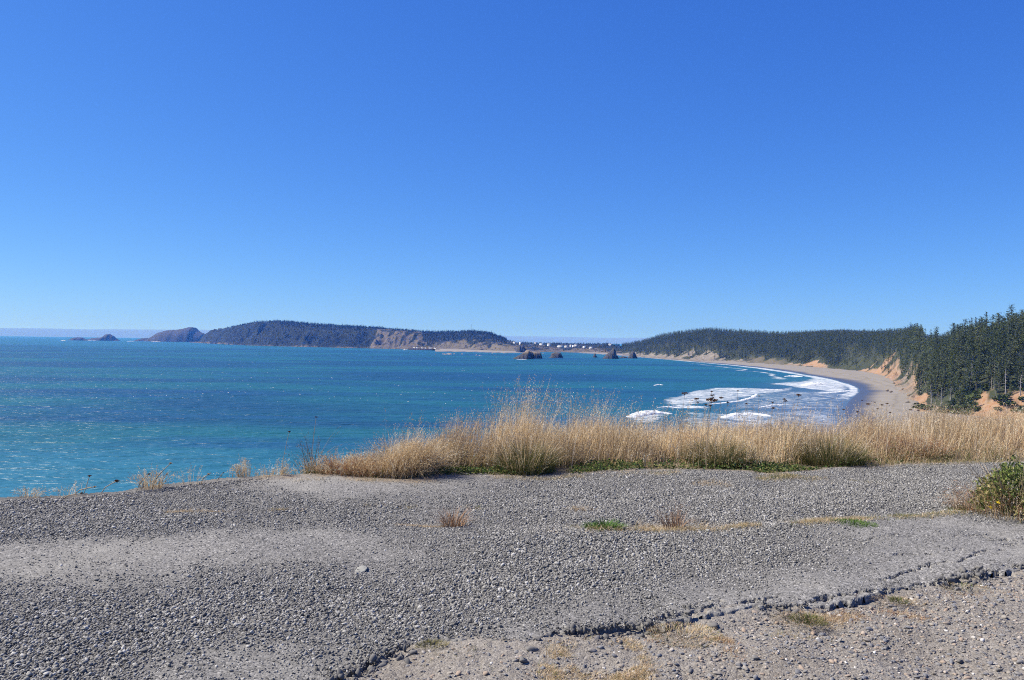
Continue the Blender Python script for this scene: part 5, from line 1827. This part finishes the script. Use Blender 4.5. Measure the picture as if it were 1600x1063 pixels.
strip([(1200, 985), (1290, 985)], 300, 0.07, 0.03, STRAW * 0.7, GREEN, 0.3, (0.0013, 0.0028))
strip([(1480, 925), (1600, 915)], 320, 0.08, 0.03, STRAW * 0.7, RUST, 0.4, (0.0013, 0.0028))
strip([(650, 1030), (760, 1015)], 220, 0.06, 0.03, STRAW * 0.75, GREEN, 0.4, (0.0013, 0.0028))
strip([(660, 1060), (780, 1050)], 260, 0.06, 0.03, STRAW * 0.75, GREEN, 0.2, (0.0013, 0.0028))
V, Fq, T = cat3(parts)
obj('dry_turf', mesh_np('dry_turf', V, Fq, M['blade'], False, {'tint': T}), label='matted tan turf on the dirt shoulder in front', kind='stuff')

# green ground cover along the foot of the grass
gC = np.random.default_rng(65)
n = 30000
px = np.concatenate([gC.uniform(690, 1010, 13000), gC.uniform(640, 1420, 13000), gC.uniform(1180, 1330, 4000)])
y = np.interp(px, [335, 640, 1000, 1300, 1760], [9.5, 9.7, 10.15, 10.4, 11.2]) + gC.uniform(0, 1, n) ** 1.3 * 0.95
x = tanx(px) * y
fe = np.interp(x, fe_x, fe_y)
k = (y > fe + 0.03) & (gC.random(n) < np.clip(0.50 + 1.2 * fbm(x * 1.7, y * 1.7, 3, 67), 0, 1))
x, y, px = x[k], y[k], px[k]
n = len(x)
z = zg(x, y) + gC.uniform(0.0, 0.12, n) * (0.4 + 0.9 * vnoise(x * 2.5, y * 2.5, 69))
d = gC.normal(size=(n, 3))
d[:, 2] = d[:, 2] * 0.5 + 0.3
V, Fq = sprays(np.stack([x, y, z], -1), d, gC.uniform(0.02, 0.045, n), gC.uniform(0.014, 0.028, n), gC)
col = pick(np.array([(0.065, 0.11, 0.028), (0.10, 0.14, 0.04), (0.15, 0.155, 0.055), (0.23, 0.20, 0.09), (0.075, 0.11, 0.05)]), n, gC)
obj('ground_cover', mesh_np('ground_cover', V, Fq, M['leaf'], False, {'tint': np.repeat(col, 4, 0)}), label='low green leaves creeping along the foot of the dry grass', kind='stuff')

# ------------------------------------------------------------------ brown seed heads on tall stems
HEADS = np.array([(0.085, 0.045, 0.03), (0.13, 0.075, 0.05)])


def seed_plant(hpx, hpy, size, dist, label, pale=False, lean=0.12):
    """a flat brown umbel on a thin stem; the head is where the photograph shows it, the foot stands on the bluff"""
    u, v = uv(hpx, hpy)
    X, Y, Zh = u / F * dist, dist, EYE - v / F * dist
    g = np.random.default_rng(int(hpx * 13 + hpy))
    fx, fy = X - lean * g.uniform(0.3, 1.0), Y + g.uniform(-0.1, 0.1)
    zf = z0_of(fx, fy)
    t = empty('seed_head_plant', (fx, fy, zf), label, 'plant', 'brown seed heads above the dry grass')
    hd = Vector((X - fx, Y - fy, Zh - zf))
    path = [(0, 0, -0.02), (hd.x * 0.3, hd.y * 0.3, hd.z * 0.45), (hd.x * 0.7, hd.y * 0.7, hd.z * 0.8), tuple(hd)]
    obj('stem', mesh_np('stem', *tube(path, np.array([0.0026, 0.0024, 0.002, 0.0016]) * (1.9 if hpx < 400 else 1.0), 4), M['stem']), t)
    # umbel: rays and dense seed scales
    n = 26
    a = g.uniform(0, 6.28, n)
    r = size * np.sqrt(g.random(n))
    tips = np.stack([np.cos(a) * r, np.sin(a) * r, size * 0.25 + 0.25 * size * g.random(n) - 0.35 * r ** 2 / size], -1) + np.array(hd)
    rays = [tube([tuple(hd + Vector((0, 0, -size * 0.5))), tuple(tp)], [0.0016, 0.001], 3) for tp in tips[:12]]
    dd = g.normal(size=(n * 6, 3))
    C = np.repeat(tips, 6, 0) + g.normal(0, size * 0.13, (n * 6, 3)) * np.array([1, 1, 0.6])
    sp_ = sprays(C, dd, size * 0.34, size * 0.26, g)
    V, Fq = join(rays + [sp_])
    pal = STRAW * 0.8 if pale else HEADS
    col = pick(pal, n * 6, g)
    tint = np.concatenate([np.repeat(pick(HEADS, 1, g), len(V) - n * 24, 0), np.repeat(col, 4, 0)])
    obj('seed_head', mesh_np('seed_head', V, Fq, M['stalk'], False, {'tint': tint}), t)


M['stem'] = plain('brown_stem', (0.30, 0.23, 0.15), 0.9, 0.1)
SH = [(1112, 626, .062, 10.6, 'broadest brown seed head, in front of the surf'), (1070, 615, .034, 10.8, 'dark seed head left of the broadest one, over the foam'), (1088, 624, .032, 10.8, 'seed head close left of the broadest one'),
      (1090, 629, .02, 10.7, 'tiny bud below the seed head left of the broadest one'), (1112, 612, .018, 10.9, 'small bud straight above the broadest seed head'), (1113, 618, .026, 10.8, 'small seed head just above the broadest one'),
      (1127, 622, .028, 10.8, 'round dark seed head just right of the broadest one'), (1153, 611, .016, 11.2, 'single small bud high over the foam right of the broadest head'), (1103, 633, .022, 10.6, 'small dark head under the left of the broadest one'),
      (1110, 634, .02, 10.6, 'small dark head directly under the broadest one'), (1137, 629, .018, 10.8, 'small brown head low right of the broadest one'), (1186, 619, .014, 11.4, 'tiny bud between the two groups of seed heads'),
      (1207, 629, .02, 11.0, 'small seed head low between the two groups'), (1208, 638, .026, 11.0, 'seed head touching the grass tops between the groups'), (1225, 624, .022, 11.2, 'upper seed head of the pair over the breaking wash'),
      (1228, 627, .026, 11.2, 'lower seed head of the pair over the breaking wash'), (1248, 618, .034, 11.2, 'large cup shaped seed head before the wet beach'), (1166, 631, .016, 11, 'small bud at the edge of the white wave line'),
      (1356, 632, .030, 12, 'seed head before the grey sand of the beach'), (1378, 633, .02, 12, 'small round head in the middle of the sand'), (1386, 631, .02, 12.2, 'small round head right of the middle of the sand'),
      (1347, 626, .014, 12, 'tiny bud over the left edge of the sand'), (1367, 629, .014, 12.3, 'tiny bud over the sand left of the two round heads'), (1371, 639, .018, 12.0, 'small head low over the sand'), (1391, 645, .018, 12, 'small head just above the grass before the sand'),
      (1340, 644, .02, 11.6, 'small head above the grass where water meets sand'), (1318, 640, .018, 11.6, 'small head above the grass before the last wave'), (1421, 640, .014, 12.4, 'tiny bud before the boulders at the cliff foot'), (1435, 642, .016, 12.6, 'small head before the green slope'),
      (1480, 640, .016, 12.8, 'small head standing before the foot of the forest'),
      (140, 744, .026, 8.6, 'brown seed head leaning farthest left over the sea'), (183, 752, .038, 8.4, 'largest brown seed head at the left cliff edge'), (148, 761, .022, 8.4, 'pale seed head under the leaning one at left'),
      (267, 724, .026, 8.8, 'highest pale seed head at the left cliff edge'), (261, 741, .02, 8.8, 'small brown head right of the pale tuft at left'), (233, 741, .022, 8.7, 'brown head inside the thin tuft at left'), (326, 741, .024, 9.2, 'pale brown head alone between the tufts at left'),
      (349, 739, .014, 9.3, 'tiny dark head left of the wispy tuft'), (128, 771, .022, 8.2, 'dark low seed head lying near the cliff edge'), (452, 675, .018, 9.6, 'dark bud on the leftmost tall dark stalk'), (494, 652, .016, 9.6, 'dark tip on the highest stalk against the sea')]
for (a, b, s, d, lab) in SH:
    seed_plant(a, b, s * (0.72 if a < 400 else 1), d, lab, pale=('pale' in lab), lean=0.3 if a < 300 else 0.1)

# ------------------------------------------------------------------ bush at the right edge
bx_, by_ = plant_at(1585, 806)
bush = empty('roadside_bush', (bx_, by_, z0_of(bx_, by_)), 'leafy green bush with dry stalks at the right edge of the asphalt', 'bush')
g = np.random.default_rng(91)
st = []
for k in range(46):
    a = g.uniform(0, 6.28)
    L = g.uniform(0.3, 0.62)
    lean = g.uniform(0.1, 0.75)
    p = [(0.10 * math.cos(a), 0.10 * math.sin(a), -0.02)]
    for f in (0.5, 1.0):
        p.append((0.10 * math.cos(a) + math.cos(a) * lean * L * f, 0.10 * math.sin(a) + math.sin(a) * lean * L * f, L * f * (1 - 0.25 * lean * f)))
    st.append(tube(p, [0.005, 0.004, 0.002], 4))
obj('stem', mesh_np('stem', *join(st), M['stem']), bush)
n = 4200
d = g.normal(size=(n, 3))
d[:, 2] = np.abs(d[:, 2]) + 0.05
d /= np.linalg.norm(d, axis=1)[:, None]
lump = 1 + 0.28 * fbm(d[:, 0] * 3 + 5, d[:, 1] * 3 + d[:, 2] * 4, 3, 93) * 2
C = d * (lump * g.uniform(0.45, 1.0, n) ** 0.5)[:, None] * np.array([0.40, 0.40, 0.41])
C[:, 2] += 0.02
V, Fq = sprays(C, d + g.normal(0, 0.6, (n, 3)), g.uniform(0.025, 0.05, n), g.uniform(0.014, 0.024, n), g)
col = pick(np.array([(0.13, 0.17, 0.05), (0.18, 0.21, 0.065), (0.26, 0.25, 0.10), (0.09, 0.13, 0.035)]), n, g)
yl = (C[:, 0] < -0.15) & (g.random(n) < 0.35)
col[yl] = pick(np.array([(0.26, 0.22, 0.09), (0.32, 0.26, 0.12)]), yl.sum(), g)
obj('foliage', mesh_np('foliage', V, Fq, M['leaf'], False, {'tint': np.repeat(col, 4, 0)}), bush)
V, Fq, T = clump(bx_, by_, n=620, rad=0.5, h=0.40, pal=STRAW * 0.8, seed=94, mixp=RUST, mixf=0.35, lean=(.6, .3), seedk=6)
obj('dry_blades', mesh_np('dry_blades', V, Fq, M['blade'], False, {'tint': T}), bush)
V, Fq, T = clump(bx_, by_, n=900, rad=0.52, h=0.13, pal=DRY, seed=95, mixp=GREEN, mixf=0.5, lean=(.8, .3), seedk=0, seg=3)
obj('low_blades', mesh_np('low_blades', V, Fq, M['blade'], False, {'tint': T}), bush)
fl_v = []
for (fx, fz) in ((-0.42, 0.10), (-0.36, 0.15)):
    dd = g.normal(size=(10, 3))
    fl_v.append(sprays(np.array([fx, -0.34, fz]) + g.normal(0, 0.008, (10, 3)), dd, 0.022, 0.014, g))
for f_ in fl_v:
    obj('flower', mesh_np('flower', *f_, M['leaf'], False, {'tint': np.tile(np.array([(0.70, 0.52, 0.04)]), (len(f_[0]), 1))}), bush)
put_clump('dry_weed', 'sprawling dry reddish weed just left of the bush', 'weed', 1508, 797, GA, [('twigs', 'stalk', dict(n=120, rad=0.14, h=0.30, pal=np.array([(0.24, 0.15, 0.10), (0.33, 0.24, 0.15)]), seed=96, lean=(.6, .3), seedk=4, w=(.002, .004))), ('leaves', 'leaf', dict(n=200, rad=0.14, h=0.09, pal=GREEN, seed=97, lean=(.8, .3), seedk=0, seg=3, w=(.006, .012)))])

# ------------------------------------------------------------------ air: haze over the whole bay, fog bank beyond the sea horizon
def volume_mat(name, color, dens, absorb=1.0):
    m = bpy.data.materials.new(name)
    m.use_nodes = True
    t = m.node_tree
    t.nodes.clear()
    o = t.nodes.new('ShaderNodeOutputMaterial')
    v = t.nodes.new('ShaderNodeVolumePrincipled')
    v.inputs['Color'].default_value = (*color, 1)
    v.inputs['Density'].default_value = dens
    v.inputs['Absorption Color'].default_value = (absorb, absorb, absorb, 1)
    t.links.new(v.outputs[0], o.inputs['Volume'])
    return m


HX = 46000
obj('haze', mesh_np('haze', *box(-HX, HX, -400, 18500, -6, 190), volume_mat('sea_haze', (0.08, 0.29, 1.0), 0.00006)), kind='stuff', label='thin blue sea haze over the bay')
th = np.linspace(-1.0, 1.0, 120)
sec = np.linspace(0, 1, 9)
TH, SE = np.meshgrid(th, sec, indexing='ij')
topz = 250 + 40 * fbm(TH * 12, TH * 0, 3, 97) - 60 * smooth(-0.3, 0.3, TH)
FX = np.tan(np.clip(TH, -0.95, 0.95)) * (21000 + SE * 9000)
FY = 20600 + SE * 9000
FZ = topz * np.sin(np.pi * np.clip(SE, 0, 1)) ** 0.5 + np.where((SE == 0) | (SE == 1), -5, 0)
top_v = np.stack([FX, FY, FZ], -1).reshape(-1, 3)
bot_v = np.stack([FX, FY, FX * 0 - 6], -1).reshape(-1, 3)
nt_, ns_ = TH.shape
gf = grid_faces(nt_, ns_)
nV = nt_ * ns_
i = np.arange(nV).reshape(nt_, ns_)
side = []
for e in (i[:, 0], i[::-1, -1], i[0, ::-1], i[-1, :]):
    side.append(np.stack([e[:-1], e[:-1] + nV, e[1:] + nV, e[1:]], -1))
obj('fog_bank', mesh_np('fog_bank', np.concatenate([top_v, bot_v]), np.concatenate([gf, gf[:, ::-1] + nV] + side)[:, ::-1], volume_mat('fog', (0.33, 0.45, 0.71), 0.00060, 0.0), True), kind='stuff', label='pale lilac fog bank along the sea horizon')
